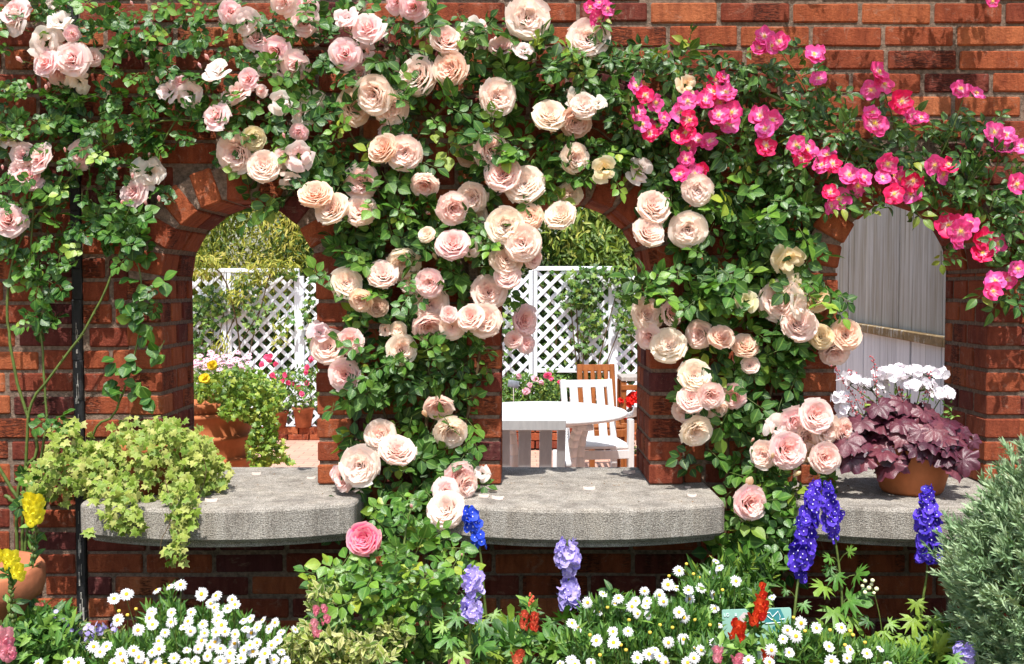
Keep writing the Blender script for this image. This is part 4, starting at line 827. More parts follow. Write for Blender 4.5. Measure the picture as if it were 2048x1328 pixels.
# ------------------------------------------------------------------ garden furniture behind the wall
def chair(name, label, loc, rz, nsl=4, W=.49, m=None, H=.87, lean=.10, arms=True, grp=None):
    m = m or m_white; t = thing(name, label, 'chair', loc, grp)
    Mz = np.array([[math.cos(rz), -math.sin(rz), 0], [math.sin(rz), math.cos(rz), 0], [0, 0, 1]]); L0 = np.array(loc)
    g = lambda x, y, z: L0 + Mz @ np.array([x, y, z])
    sh = .42; D = .44; h = W / 2
    def bm(nm, items, up=(0, -1, 0)):
        mb = MB()
        for p_, q_, w_, th_ in items: beam(mb, g(*p_), g(*q_), w_, th_, Mz @ np.array(up, float), .004)
        mb.build(nm, m, t, False)
    bk = lambda z: D / 2 + lean * (z - sh) / (H - sh)
    for s in (-1, 1):
        bm('back_leg', [((s * (h - .02), D / 2, 0), (s * (h - .02), D / 2, sh), .04, .045), ((s * (h - .02), D / 2, sh - .01), (s * (h - .02), bk(H), H), .04, .035)])
        bm('front_leg', [((s * (h - .02), -D / 2, 0), (s * (h - .02), -D / 2, sh + (.20 if arms else 0)), .04, .045)])
    bm('top_rail', [((-h, bk(H) + .002, H - .03), (h, bk(H) + .002, H - .03), .055, .034)], (0, -1, .2))
    sw = (W - .09) / nsl; slats = []
    for i in range(nsl):
        x = -h + .045 + sw * (i + .5); slats.append(((x, bk(sh), sh), (x, bk(H - .05), H - .05), sw * .60, .018))
    bm('backrest', slats)
    bm('seat', [((-h + .01, -D / 2 + .02 + k * .07, sh + .012), (h - .01, -D / 2 + .02 + k * .07, sh + .012), .06, .02) for k in range(7)], (0, 0, 1))
    bm('seat_rail', [((-h, -D / 2 - .012, sh - .035), (h, -D / 2 - .012, sh - .035), .06, .02), ((-h, D / 2 - .01, sh - .035), (h, D / 2 - .01, sh - .035), .06, .02)] + [((s * (h - .006), -D / 2, sh - .035), (s * (h - .006), D / 2, sh - .035), .06, .022) for s in (-1, 1)], (0, -1, 0))
    if arms:
        for s in (-1, 1):
            mb = MB(); P_ = smooth_path([g(s * (h + .005), bk(.62) - .02, .625), g(s * (h + .012), .06, .61), g(s * (h + .015), -D / 2 + .02, .655), g(s * (h + .015), -D / 2 - .05, .70), g(s * (h + .015), -D / 2 - .075, .72)], 14)
            for a_, b_ in zip(P_[:-1], P_[1:]): beam(mb, a_, b_ + (b_ - a_) * .12, .058, .032, (0, 0, 1), .008)
            mb.build('armrest', m, t, True)
    return t
c1 = P(1028, 575, 2.35)
chair('white_chair', 'white slatted wooden armchair nearest the arch with its back turned to us', (c1[0] + .0, 2.22, 0), math.pi, 4, .50, None, .87, .16)
chair('white_chair', 'white slatted wooden chair on the far side of the round table, facing us', (P(1197, 800, 3.95)[0], 3.98, 0), .16, 3, .38, None, .835, .15)
chair('wooden_chair', 'brown varnished slatted chair standing behind the far white chair', (P(1207, 800, 5.0)[0], 5.0, 0), .12, 4, .31, m_brownwood, .875, .10, False)
tb = thing('round_table', 'round white painted wooden garden table seen through the middle arch', 'table', (.19, 3.42, 0))
mb = MB(); lathe(mb, [(0, .685), (.50, .685), (.525, .69), (.54, .70), (.54, .712), (.532, .720), (.525, .722), (0, .722)], (.19, 3.42, 0), 64); mb.build('tabletop', m_white, tb)
for a_ in (.6, 2.2, 3.8, 5.3):
    mb = MB(); ca, sa = math.cos(a_), math.sin(a_); c = np.array([.19, 3.42, 0])
    f = lambda r, z: c + (ca * r, sa * r, z)
    w_ = smooth_path([f(.40, .68), f(.33, .55), f(.30, .3), f(.36, .0)], 12)
    for p_, q_ in zip(w_[:-1], w_[1:]): beam(mb, p_, q_ + (q_ - p_) * .1, .05, .05, (ca, sa, 0), .006)
    beam(mb, f(.0, .665), f(.50, .665), .05, .035, (0, 0, 1)); mb.build('leg', m_white, tb)
# plant stand at the right of the middle arch
st = thing('plant_stand', 'brown timber plant stand with grey top beside the right edge of the middle arch', 'plant stand', (.98, 4.95, 0))
mb = MB(); x0 = P(1240, 700, 4.9)[0]; mb_top = MB(); box(mb_top, (x0 + .42, 4.95, .80), (.42, .16, .016)); mb_top.build('top_board', m_greywood, st, False)
for x in (x0 + .02, x0 + .8):
    for y in (4.82, 5.08): m2 = MB(); box(m2, (x, y, .39), (.022, .022, .39)); m2.build('leg', m_brownwood, st, False)
box(mb, (x0 + .42, 4.80, .735), (.42, .012, .02)); box(mb, (x0 + .42, 4.80, .43), (.42, .012, .03)); box(mb, (x0 + .42, 4.95, .10), (.40, .14, .012)); mb.build('rail', m_brownwood, st, False)
m2 = MB(); box(m2, (x0 + .42, 4.95, .47), (.39, .14, .01)); m2.build('shelf', m_brownwood, st, False)
m_red = simple('scarlet_petal', (.75, .02, .012), .5, .3, .3, 60, 0, 0, .3)
def flowerpot(name, label, cat, c, r, h, leafn, lm, spread, flowers, lt=None, ls=.03, m=m_terra2, rim=True, grp=None, fm=None, fsz=.02):
    t = thing(name, label, cat, c, grp); mb = MB()
    lathe(mb, [(0, 0), (r * .72, 0), (r * .95, h * .85), (r * 1.06, h * .86), (r * 1.06, h), (r * .95, h), (r * .9, h * .9), (0, h * .9)], c, 32); mb.build('pot', m, t)
    mb = MB(); lt = lt or LS; n = leafn; sx, sz = spread
    d = rng.normal(0, 1, (n, 3)); d = nrm(d) * rng.uniform(.35, 1, n)[:, None] ** .6
    q = np.array(c) + (0, 0, h + sz * .75) + d * np.array([sx, sx * .8, sz])
    mb.inst(lt, frames(rand_dirs(n, (0, -.2, .1), .8), rand_dirs(n, (0, -.6, .7), .5)) * (ls * rng.uniform(.6, 1.2, n))[:, None, None], q, rng.random(n))
    for k in range(7): e = q[rng.integers(n)]; tube(mb, smooth_path([np.array(c) + (0, 0, h * .8), (np.array(c) + (0, 0, h) + e) / 2 + rng.normal(0, .02, 3), e], 6), .0025, 4, 1)
    mb.build('foliage', [lm, m_stem], t)
    for px, py, Y, s, mm in flowers:
        mb = MB(); k = 7; cc = P(px, py, Y); dd = nrm(rng.normal(0, 1, (k, 3))); 
        mb.inst(FL5[0], frames(nrm(rng.normal(0, 1, (k, 3))), nrm(dd + np.array([0, -.8, .3]))) * s, cc + dd * s * .5); mb.build('flower', [mm], t)
    return t
m_hot = simple('hot_pink_petal', (.82, .12, .26), .5, .3, .3, 60, 0, 0, .3); m_pale = simple('pale_pink_petal', (.85, .50, .58), .6, .3, .15, 60, 0, 0, .3)
m_bush = leaf_mat('courtyard_leaf', [(0, (.03, .08, .015)), (.5, (.08, .19, .03)), (1, (.26, .36, .06))], .45, .3)
gx = x0 + .12
flowerpot('geranium_pot', 'red geraniums crowded in a pot on the shelf of the plant stand', 'flower pot', (gx + .05, 4.92, .482), .09, .08, 120, m_bush, (.14, .06), [(x, y, 4.8 + rng.uniform(-.02, .05), .022, m_red) for x, y in [(1248, 805), (1256, 800), (1264, 803), (1272, 798), (1280, 804), (1252, 807), (1268, 790), (1276, 788), (1260, 808), (1275, 809), (1244, 800), (1262, 794), (1288, 800), (1296, 796)]])
flowerpot('geranium_pot', 'leafy geranium with few red flowers on the bottom board of the plant stand', 'flower pot', (gx + .02, 4.92, .113), .09, .10, 160, m_bush, (.15, .10), [(1251, 830, 4.8, .022, m_red), (1274, 822, 4.78, .02, m_red), (1258, 850, 4.8, .014, m_red)])

# trellis -----------------------------------------------------------
TY = 7.6
def tz(py): return P(1024, py, TY)[2]
def txx(px): return P(px, 640, TY)[0]
posts = [298, 455, 598, 755, 912, 1068, 1225, 1382, 1539, 1696]
def trellis(x0, x1, zt, zb, label, top=True, legs=True, Y=TY):
    t = thing('trellis_panel', label, 'trellis', ((x0 + x1) / 2, Y, 0), 'white lattice panels along the far side of the courtyard'); mb = MB()
    sp = .104; wd = .036
    for sgn, yy in ((1, Y - .006), (-1, Y + .006)):
        c = -12.0
        lo = min(x0 + sgn * 0, x0); 
        for k in range(-60, 90):
            # line: z = zb + sgn*(x-x0) + k*sp*sqrt2
            off = k * sp * math.sqrt(2)
            pts = []
            za = zb + off if sgn > 0 else zb + off; f = lambda x: za + sgn * (x - x0)
            for x in (x0, x1):
                z = f(x)
                if zb <= z <= zt: pts.append((x, z))
            for z in (zb, zt):
                x = x0 + sgn * (z - za)
                if x0 < x < x1: pts.append((x, z))
            if len(pts) == 2 and math.hypot(pts[0][0] - pts[1][0], pts[0][1] - pts[1][1]) > .05:
                beam(mb, (pts[0][0], yy, pts[0][1]), (pts[1][0], yy, pts[1][1]), wd, .008, (0, 1, 0), .001)
    mb.build('lattice', m_lattice, t, False)
    mb = MB()
    for x in (x0 - .012, x1 + .012): m3 = MB(); box(m3, (x, Y, (zt + (.0 if legs else zb)) / 2 + .01), (.026, .024, (zt - (0 if legs else zb)) / 2 + .01)); m3.build('post', m_lattice, t, False)
    if top: m3 = MB(); box(m3, ((x0 + x1) / 2, Y - .002, zt), ((x1 - x0) / 2 + .035, .026, .022)); m3.build('top_rail', m_lattice, t, False)
    m3 = MB(); box(m3, ((x0 + x1) / 2, Y - .002, zb), ((x1 - x0) / 2 - .016, .02, .020)); m3.build('bottom_rail', m_lattice, t, False)
trellis(txx(298) + .03, txx(455) - .03, tz(541), tz(855), 'white trellis panel at the far left, thickly overgrown with ivy')
trellis(txx(455) + .03, txx(598) - .03, tz(541), tz(855), 'white trellis panel centred in the left arch, draped with yellow green sprays', True, True, TY - .0)
trellis(txx(598) + .04, txx(755) - .03, tz(556), tz(860), 'white trellis panel half hidden by the pier right of the left arch', False)
trellis(txx(755) + .03, txx(912) - .03, tz(545), tz(860), 'white trellis panel mostly hidden behind the rose covered pier between the arches', False)
trellis(txx(912) + .03, txx(1068) - .04, tz(545), tz(862), 'white trellis panel seen at the left edge of the middle arch', False)
trellis(txx(1068) + .02, txx(1225) - .03, tz(537), tz(741), 'white framed trellis panel centred in the middle arch with peeling bottom rail')
trellis(txx(1225) + .045, txx(1382), tz(552), tz(835), 'white trellis panel at the right edge of the middle arch behind the stand', False)
# courtyard planting
def hedge(name, label, cat, xs, ys, zs, n, m, t, L, bias, grp=None, kind3=False, twigs=40):
    o = thing(name, label, cat, ((xs[0] + xs[1]) / 2, (ys[0] + ys[1]) / 2, 0), grp)
    mb = MB(); nb = 90; cx = rng.uniform(xs[0], xs[1], nb); cz = rng.uniform(zs[0], zs[1], nb); cy = rng.uniform(ys[0], ys[1], nb)
    k = rng.integers(0, nb, n); q = np.stack([cx[k], cy[k], cz[k]], -1) + rng.normal(0, 1, (n, 3)) * np.array([.22, .14, .17]); tone = rng.normal(0, .18, nb)[k]
    mb.inst(t, frames(rand_dirs(n, bias, .55), rand_dirs(n, (0, -.6, .6), .5)) * (L * rng.uniform(.6, 1.3, n))[:, None, None], q, np.clip(rng.beta(2, 2, n) + tone, 0, 1)); mb.build('foliage', [m], o)
    mb = MB()
    for i in range(twigs):
        x = rng.uniform(*xs); y = rng.uniform(*ys); z1 = rng.uniform(zs[0] + .5, zs[1]); tube(mb, smooth_path([(x, y, 0), (x + rng.normal(0, .1), y, z1 * .5), (x + rng.normal(0, .4), y + rng.normal(0, .15), z1)], 8), np.linspace(.016, .004, 8), 5)
    mb.build('branches', [m_twig], o); return o
m_feather = leaf_mat('feathery_golden_leaf', [(0, (.08, .13, .015)), (.4, (.24, .27, .03)), (.8, (.42, .40, .05)), (1, (.56, .48, .12))], .6, .35)
m_dkhedge = leaf_mat('dark_hedge_leaf', [(0, (.02, .05, .01)), (.5, (.05, .12, .015)), (.85, (.12, .22, .03)), (1, (.34, .38, .06))], .5, .25)
m_bamboo = leaf_mat('bamboo_leaf', [(0, (.04, .08, .01)), (.5, (.10, .18, .02)), (.85, (.26, .32, .04)), (1, (.42, .42, .08))], .5, .3)
hedge('golden_shrub', 'golden green feathery shrub rising above the trellis in the left arch', 'shrub', (-3.9, -1.35), (7.85, 8.7), (1.5, 3.5), 38000, m_feather, LN, .085, (0, -.3, -.5), None, False, 8)
hedge('hedge', 'dark leafy hedge standing close behind the white trellis', 'hedge', (-4.6, 3.2), (7.95, 9.2), (.1, 2.0), 26000, m_dkhedge, LS, .075, (0, -.4, -.2), None, False, 80)
hedge('bamboo_clump', 'tall shady clump of slender leaves rising above the trellis in the middle arch', 'shrub', (-1.5, 2.6), (8.0, 9.0), (1.6, 3.7), 26000, m_bamboo, leaf_t(.28, .2, .2, 3, .8), .12, (0, -.4, -.6), None, False, 12)
hedge('background_tree', 'dense dark tree closing the view high behind the bamboo and golden shrub', 'tree', (-5.5, 5.5), (10.5, 12.5), (.4, 5.2), 26000, m_dkhedge, leaf_t(.5, .2, .2, 3, .8), .16, (0, -.4, -.5), None, False, 60)
def vine(label, blobs, n_t=1.0):
    o = thing('climbing_vine', label, 'vine', P(blobs[0][0], 870, TY - .05)); mb = MB(); q = blob_points(blobs, n_t); n = len(q)
    mb.inst(IVY, frames(rand_dirs(n, (0, -.2, -.5), .6), rand_dirs(n, (0, -.8, .5), .35)) * rng.uniform(.035, .065, n)[:, None, None], q, rng.random(n)); mb.build('foliage', [m_bush], o)
    mb = MB()
    for b_ in blobs[:6]: tube(mb, smooth_path([P(blobs[0][0], 850, TY - .04), P((blobs[0][0] + b_[0]) / 2 + rng.normal(0, 10), (850 + b_[1]) / 2, TY - .05), P(b_[0], b_[1], TY - .05)], 10), .006, 5)
    mb.build('stem', [m_twig], o)
vine('green ivy climbing the trellis at the left side of the left arch', [(405, 640, 30, 50, 110, 7.45, 7.57), (425, 600, 40, 30, 70, 7.45, 7.57), (450, 610, 30, 30, 40, 7.45, 7.57), (400, 700, 20, 30, 40, 7.45, 7.57), (490, 590, 40, 40, 60, 7.45, 7.57), (520, 620, 30, 20, 14, 7.45, 7.57), (575, 548, 30, 8, 24, 7.45, 7.57), (505, 645, 20, 20, 14, 7.45, 7.57), (570, 640, 20, 30, 14, 7.45, 7.57), (615, 640, 15, 60, 40, 7.45, 7.57)])
vine('green ivy hanging across the middle arch trellis and its right post', [(1170, 580, 34, 34, 130, 7.42, 7.55), (1185, 640, 24, 40, 80, 7.45, 7.55), (1140, 600, 24, 18, 40, 7.45, 7.55), (1150, 545, 60, 8, 20, 7.45, 7.55), (1240, 560, 30, 30, 60, 7.42, 7.55), (1250, 630, 24, 60, 90, 7.42, 7.55), (1165, 690, 20, 20, 20, 7.45, 7.55), (1190, 545, 40, 20, 40, 7.45, 7.55), (1015, 640, 16, 90, 40, 7.45, 7.55)])
# golden sprays in front of the trellis belong to the golden shrub group
o = thing('golden_shrub', 'drooping golden spray hanging in front of the left arch trellis top', 'shrub', P(470, 870, TY - .15)); mb = MB()
q = blob_points([(410, 530, 30, 22, 300, 7.3, 7.5), (470, 590, 30, 14, 90, 7.3, 7.5), (545, 530, 50, 12, 200, 7.4, 7.5), (500, 555, 40, 18, 160, 7.4, 7.5), (440, 690, 20, 30, 50, 7.4, 7.5), (560, 660, 20, 40, 50, 7.4, 7.5)]); n = len(q)
mb.inst(LN, frames(rand_dirs(n, (0, -.3, -.5), .55), rand_dirs(n, (0, -.6, .6), .5)) * rng.uniform(.05, .10, n)[:, None, None], q, rng.random(n)); mb.build('foliage', [m_feather], o)
mb = MB(); tube(mb, smooth_path([P(470, 870, 7.45), P(480, 700, 7.5), P(450, 560, 7.4), P(400, 520, 7.4)], 12), .008, 5); tube(mb, smooth_path([P(470, 870, 7.45), P(500, 700, 7.5), P(545, 530, 7.45)], 12), .006, 5); mb.build('stem', [m_twig], o)

# brick edging with pots
eg = thing('brick_edging', 'low brick kerb running along the foot of the trellis', 'kerb', (-.6, 7.05, 0)); mb = MB()
x = -3.6
while x < 2.4: box(mb, (x + .105, 7.12, .085), (.102, .05, .038), .005, None, 0, (rng.uniform(.4, .9), 0, .5, 1)); box(mb, (x + .0, 7.10, .028), (.102, .06, .026), .004, None, 0, (rng.uniform(.3, .8), 0, .5, 1)); x += .214
mb.build('edging_bricks', m_brick, eg, False)
for i, (px, r, h) in enumerate(((607, .105, .20), (557, .10, .16))):
    c = P(px, 868, 6.85); c[2] = .125; c[1] = 7.10; c[0] = P(px, 868, 7.1)[0]
    fl = [(x, y, 6.95 + rng.uniform(-.1, .1), .021, m_hot) for x, y in ([(547, 758), (532, 713), (598, 775), (615, 735), (622, 720), (612, 745), (613, 767), (603, 788), (625, 716)] if i == 0 else [(540, 712), (551, 727), (570, 750), (565, 762), (577, 765), (583, 768), (544, 750), (524, 728), (500, 740), (538, 720)])]
    flowerpot('rose_pot', ['pot of small hot pink roses on the kerb, right side of the left arch', 'terracotta pot of hot pink roses half hidden behind the trailing ivy'][i], 'flower pot', c, r, h, 420, m_bush, (.34, .24), fl, LS, .055, m_terra2, grp='potted pink roses by the trellis')
# planter seen behind the table
bx = thing('brick_planter', 'low red brick planter behind the round table', 'planter', (.1, 6.55, 0)); mb = MB()
for k in range(3):
    for j in range(9): box(mb, (-.75 + j * .214 + (k % 2) * .1, 6.45, .05 + k * .075), (.10, .05, .033), .004, None, 0, (rng.uniform(.3, .8), 0, .5, 1))
mb.build('brick_courses', m_brick, bx, False); mb = MB(); box(mb, (.1, 6.75, .10), (.92, .26, .10)); mb.build('soil', m_soil, bx, False)
def bushy(name, label, cat, blobs, m, t, L, base, fl=None, up=(0, -.3, .2), kind=None):
    o = thing(name, label, cat, base); mb = MB(); q = blob_points(blobs); n = len(q)
    mb.inst(t, frames(rand_dirs(n, up, .6), rand_dirs(n, (0, -.6, .6), .4)) * (L * rng.uniform(.6, 1.3, n))[:, None, None], q, rng.random(n))
    for i in range(14): e = q[rng.integers(n)]; tube(mb, smooth_path([np.array(base, float), (np.array(base) + e) / 2 + rng.normal(0, .02, 3), e], 7), .0025, 4, 1)
    mb.build('foliage', [m, m_stem], o)
    for px, py, Y, s, mm in (fl or []):
        mb = MB(); k = 6; cc = P(px, py, Y); dd = nrm(rng.normal(0, 1, (k, 3))); mb.inst(FL5[0], frames(nrm(rng.normal(0, 1, (k, 3))), nrm(dd + np.array([0, -.8, .3]))) * s, cc + dd * s * .5); mb.build('flower', [mm], o)
    return o
bushy('flowering_shrub', 'loose green shrub with scattered pink flowers behind the round table', 'shrub', [(1040, 780, 50, 30, 900, 6.4, 6.7), (1080, 790, 40, 25, 500, 6.3, 6.6), (1100, 770, 30, 30, 300, 6.4, 6.7), (1020, 800, 50, 20, 400, 6.3, 6.6), (1130, 765, 16, 16, 40, 6.4, 6.6)], m_bush, LS, .045, (.15, 6.6, .2),
      [(1095, 750, 6.3, .026, m_hot), (1102, 758, 6.3, .02, m_hot), (1083, 765, 6.3, .02, m_pale), (1052, 782, 6.3, .028, m_pale), (1038, 752, 6.4, .022, m_pale), (1070, 758, 6.4, .026, m_pale), (1120, 765, 6.4, .02, m_hot), (1060, 770, 6.3, .018, m_pale)])
pl = thing('plant_label', 'small grey plant label standing among the shrub at the left of the middle arch', 'plant label', P(1027, 800, 6.2)); mb = MB(); c = P(1027, 768, 6.2); box(mb, c, (.05, .004, .033), .002, np.array([[.98, 0, .17], [0, 1, 0], [-.17, 0, .98]])); mb.build('plate', simple('slate_grey', (.16, .18, .21)), pl); mb = MB(); box(mb, c - (0, 0, .16), (.004, .003, .13), .001); mb.build('stake', m_greywood, pl)
mb = MB()
pc = np.array([-1.80, 2.8, 0]); big = thing('large_planter', 'large ribbed terracotta planter of trailing ivy, pink daisies and yellow pansies', 'planter', pc)
prof = [(0, .0), (.19, .0), (.21, .02)]
for i in range(6):
    z = .05 + i * .125; r0_ = .225 + .075 * math.sin(min(1, (i + .6) / 5.2) * 1.75); prof += [(r0_ - .006, z), (r0_ + .004, z + .095), (r0_ + .014, z + .10), (r0_ + .014, z + .113), (r0_ + .0, z + .118)]
prof += [(.275, .80), (.295, .82), (.295, .855), (.27, .86), (.255, .80), (0, .80)]
lathe(mb, prof, pc, 64); mb.build('pot', m_terra, big)
mb = MB(); q = blob_points([(430, 775, 60, 30, 300, 2.5, 2.9), (480, 770, 60, 40, 420, 2.4, 2.9), (510, 800, 40, 50, 420, 2.4, 2.8), (530, 850, 26, 50, 320, 2.4, 2.7), (520, 900, 26, 40, 220, 2.4, 2.7), (550, 900, 24, 24, 110, 2.4, 2.7), (575, 920, 12, 8, 16, 2.5, 2.6), (470, 820, 30, 20, 80, 2.4, 2.6), (450, 822, 12, 14, 20, 2.42, 2.5), (545, 790, 30, 30, 160, 2.5, 2.8), (400, 785, 20, 14, 50, 2.45, 2.6)]); n = len(q)
mb.inst(IVY, frames(rand_dirs(n, (0, -.2, -.4), .6), rand_dirs(n, (0, -.8, .5), .4)) * rng.uniform(.018, .036, n)[:, None, None], q, rng.random(n)); mb.build('trailing_ivy', [leaf_mat('green_ivy_leaf', [(0, (.06, .14, .015)), (.5, (.17, .30, .03)), (1, (.42, .48, .07))], .45, .3)], big)
mb = MB(); n = 900; q = PP(rng.uniform(385, 500, n), rng.uniform(725, 790, n), rng.uniform(2.5, 3.0, n)); mb.inst(LN, frames(rand_dirs(n, (0, 0, .5), .5), rand_dirs(n, (0, -.6, .4), .4)) * .03, q); mb.build('fine_foliage', [m_bush], big)
DAI = None
def daisy_mesh(seed, nray, mats, droop=.1, name='daisy_flower', cen=.28, wd=.13):
    global rng; keep = rng; rng = np.random.default_rng(seed); mb = MB()
    for k in range(nray):
        a = k * 6.283 / nray + rng.normal(0, .05); L = rng.uniform(.88, 1.03); dr = droop + rng.normal(0, .05)
        def fn(u, v): 
            rad = cen * .7 + (L - cen * .7) * v; y = u * wd * (np.sin(np.clip(.25 + v * .72, 0, 1) * math.pi) ** .5 * .9 + .25) * (1 - .5 * v ** 8); z = -dr * v * v + .02 - .02 * u * u
            return rad * np.cos(a) - y * np.sin(a), rad * np.sin(a) + y * np.cos(a), z
        V, Q, u, v = grid(fn, 2, 4); mb.raw(V, Q, None, None, 0)
    n = 12; V = []; 
    for zz, rr in ((-.04, 1), (.06, 1), (.13, .8), (.17, .45)): V += [(cen * rr * math.cos(q_), cen * rr * math.sin(q_), zz) for q_ in np.arange(n) * 2 * math.pi / n]
    V.append((0, 0, .175)); Q = [(j * n + i, j * n + (i + 1) % n, (j + 1) * n + (i + 1) % n, (j + 1) * n + i) for j in range(3) for i in range(n)]
    mb.raw(V, Q, [(3 * n + i, 3 * n + (i + 1) % n, 4 * n) for i in range(n)], None, 1)
    for k in range(24):
        q_ = rng.uniform(0, 6.28); r2 = cen * math.sqrt(rng.random()) * .95; box(mb, (r2 * math.cos(q_), r2 * math.sin(q_), .17 - .5 * r2 * r2 / cen * .5), (.022, .022, .025), .01, None, 1)
    me = mb.mesh(name, mats); rng = keep; return me
m_pd = simple('pink_daisy_ray', (.82, .50, .60), .6, .2, .2, 40, 0, 0, .3)
DM = [daisy_mesh(600 + i, [17, 19, 21, 15][i], [m_daisy, m_yellow], [.05, .15, .02, .3][i]) for i in range(4)]; PDM = daisy_mesh(650, 14, [m_pd, simple('rust_centre', (.45, .10, .08))], .1, 'pink_daisy', .2, .17)
for _ in range(56):
    x, y = rng.uniform(385, 500), rng.normal(722, 11); 
    if _ < 8: x, y = [(400, 733), (412, 728), (448, 730), (462, 737), (393, 755), (480, 728), (495, 722), (385, 745)][_]
    p = P(x, y, rng.uniform(2.5, 2.9)); r = .021; ax = Vector((rng.normal(0, .2), -.45, .8)).normalized()
    link('pink_daisy', PDM, big, None, Matrix.Translation(Vector(p)) @ ax.to_track_quat('Z', 'Y').to_matrix().to_4x4() @ Matrix.Diagonal((r, r, r, 1)))
m_pansy = simple('yellow_pansy_petal', (.85, .66, .03), .6, .3, .15, 60, 0, 0, .3)
for x, y in ((423, 730), (409, 757)):
    mb = MB(); k = 9; cc = P(x, y, 2.42); dd = nrm(rng.normal(0, 1, (k, 3))); mb.inst(FL5[0], frames(nrm(rng.normal(0, 1, (k, 3))), nrm(dd * .5 + np.array([0, -.9, .3]))) * .022, cc + dd * .008); mb.build('pansy', [m_pansy], big)

# weathered board fence in the right arch
fw = thing('board_fence', 'weathered grey board fence with ochre rail behind the right arch', 'fence', (1.9, 1.2, 0))
A0 = P(1668, 643, 3.9); A1 = P(1900, 683, 1.05)
A0 = np.array([2.075, 3.6, 0]); A1 = np.array([1.765, .75, 0]); dirv = A1 - A0; Lf = np.linalg.norm(dirv); dirv = dirv / Lf; nv_ = np.array([-abs(dirv[1]), dirv[0] * -1, 0]); nv_ = nrm(np.array([dirv[1], -dirv[0], 0])); 
zr = 1.5 - 105 * 4.4 / F
mbu, mbl, mr = MB(), MB(), MB(); s_ = -1.0
while s_ < Lf:
    wdt = rng.uniform(.22, .30); c = A0 + dirv * (s_ + wdt / 2); Mf_ = np.stack([dirv, nv_, [0, 0, 1]], 1); r1 = rng.random()
    box(mbu, c + (0, 0, 1.9) + nv_ * rng.normal(0, .003), (wdt / 2 - .002, .012, 1.9 - zr), .003, Mf_, 0, (r1, 0, .5, 1)); box(mbl, c + (0, 0, zr / 2) + nv_ * rng.normal(.004, .003), (wdt / 2 - .002, .012, zr / 2), .003, Mf_, 0, (r1, 1, .5, 1)); s_ += wdt
mbu.build('upper_boards', m_board, fw, False); mbl.build('lower_boards', m_board, fw, False, 'lower boards with flaking white paint')
s_ = -1.0
while s_ < Lf: box(mr, A0 + dirv * (s_ + .3) + (0, 0, zr) + nv_ * (-.035 if nv_[0] > 0 else .035), (.298, .022, .022), .004, np.stack([dirv, nv_, [0, 0, 1]], 1)); s_ += .6
mr.build('rail', m_rail, fw, False)
# ------------------------------------------------------------------ flower bed in front of the wall
# terracotta pot at the left edge
pc = np.array([-1.365, -.60, .215]); pt = thing('terracotta_pot', 'large plain terracotta pot cut off by the left edge of the view', 'flower pot', pc); mb = MB()
lathe(mb, [(0, 0), (.115, 0), (.12, .01), (.155, .50), (.172, .51), (.178, .53), (.178, .575), (.170, .585), (.158, .58), (.15, .50), (0, .49)], pc, 64); mb.build('pot', m_terra2, pt)
mb = MB(); lathe(mb, [(0, .50), (.152, .505)], pc, 24); mb.build('soil', m_soil, pt)

def fdepth(y): return -.56 - (y - 1140) / 190 * .36
# daisies
def daisy_plant(label, heads, foliage, base, buds=()):
    o = thing('daisy_plant', label, 'daisies', base, 'white daisy clumps in the flower bed'); b_ = np.array(base, float)
    for i, (x, y, d) in enumerate(heads):
        Y = fdepth(y) + rng.uniform(-.05, .05); p = P(x, y, Y); r = S(d * 0.99, Y) / 2; ax = Vector((rng.normal(0, .3), -1, rng.uniform(.25, 1.1))).normalized() if d >= 22 else Vector((rng.normal(0, .4), -.5, 1.1)).normalized()
        link('daisy_flower', DM[rng.integers(4)], o, None, Matrix.Translation(Vector(p)) @ ax.to_track_quat('Z', 'Y').to_matrix().to_4x4() @ Matrix.Rotation(rng.uniform(0, 6), 4, 'Z') @ Matrix.Diagonal((r, r, r, 1)))
        e = np.array([p[0] * .75 + b_[0] * .25 + rng.normal(0, .02), p[1] * .7 + b_[1] * .3, .45]); a_ = np.array(ax)
        st_ = MB(); tube(st_, smooth_path([p - a_ * r * .05, p - a_ * .012 - (0, 0, .012), (p + e) / 2 + rng.normal(0, .006, 3) - (0, 0, .0), e], 9), .0012, 4); st_.build('flower_stalk', [m_stem], o)
    for x, y in buds:
        Y = fdepth(y); p = P(x, y, Y); bm_ = MB(); lathe(bm_, [(0, -.004), (.0035, -.003), (.0045, 0), (.0035, .003), (0, .004)], p, 8); bm_.build('bud', [m_bud], o); e = p + (rng.normal(0, .02), .02, -.14); st_ = MB(); tube(st_, smooth_path([p, (p + e) / 2 + rng.normal(0, .004, 3), e], 6), .0008, 3); st_.build('bud_stalk', [m_stem], o)
    mb = MB(); q = blob_points(foliage); n = len(q); dd = rand_dirs(n, (0, -.15, .75), .45)
    mb.inst(LN, frames(dd, rand_dirs(n, (0, -.9, .3), .4)) * rng.uniform(.022, .045, n)[:, None, None], q, rng.beta(2, 2, n)); mb.build('foliage', [m_fine], o)
m_bud = simple('yellow_bud', (.62, .46, .06), .7)
m_fine = leaf_mat('feathery_green_leaf', [(0, (.025, .08, .012)), (.5, (.06, .17, .025)), (1, (.20, .34, .05))], .5, .25)
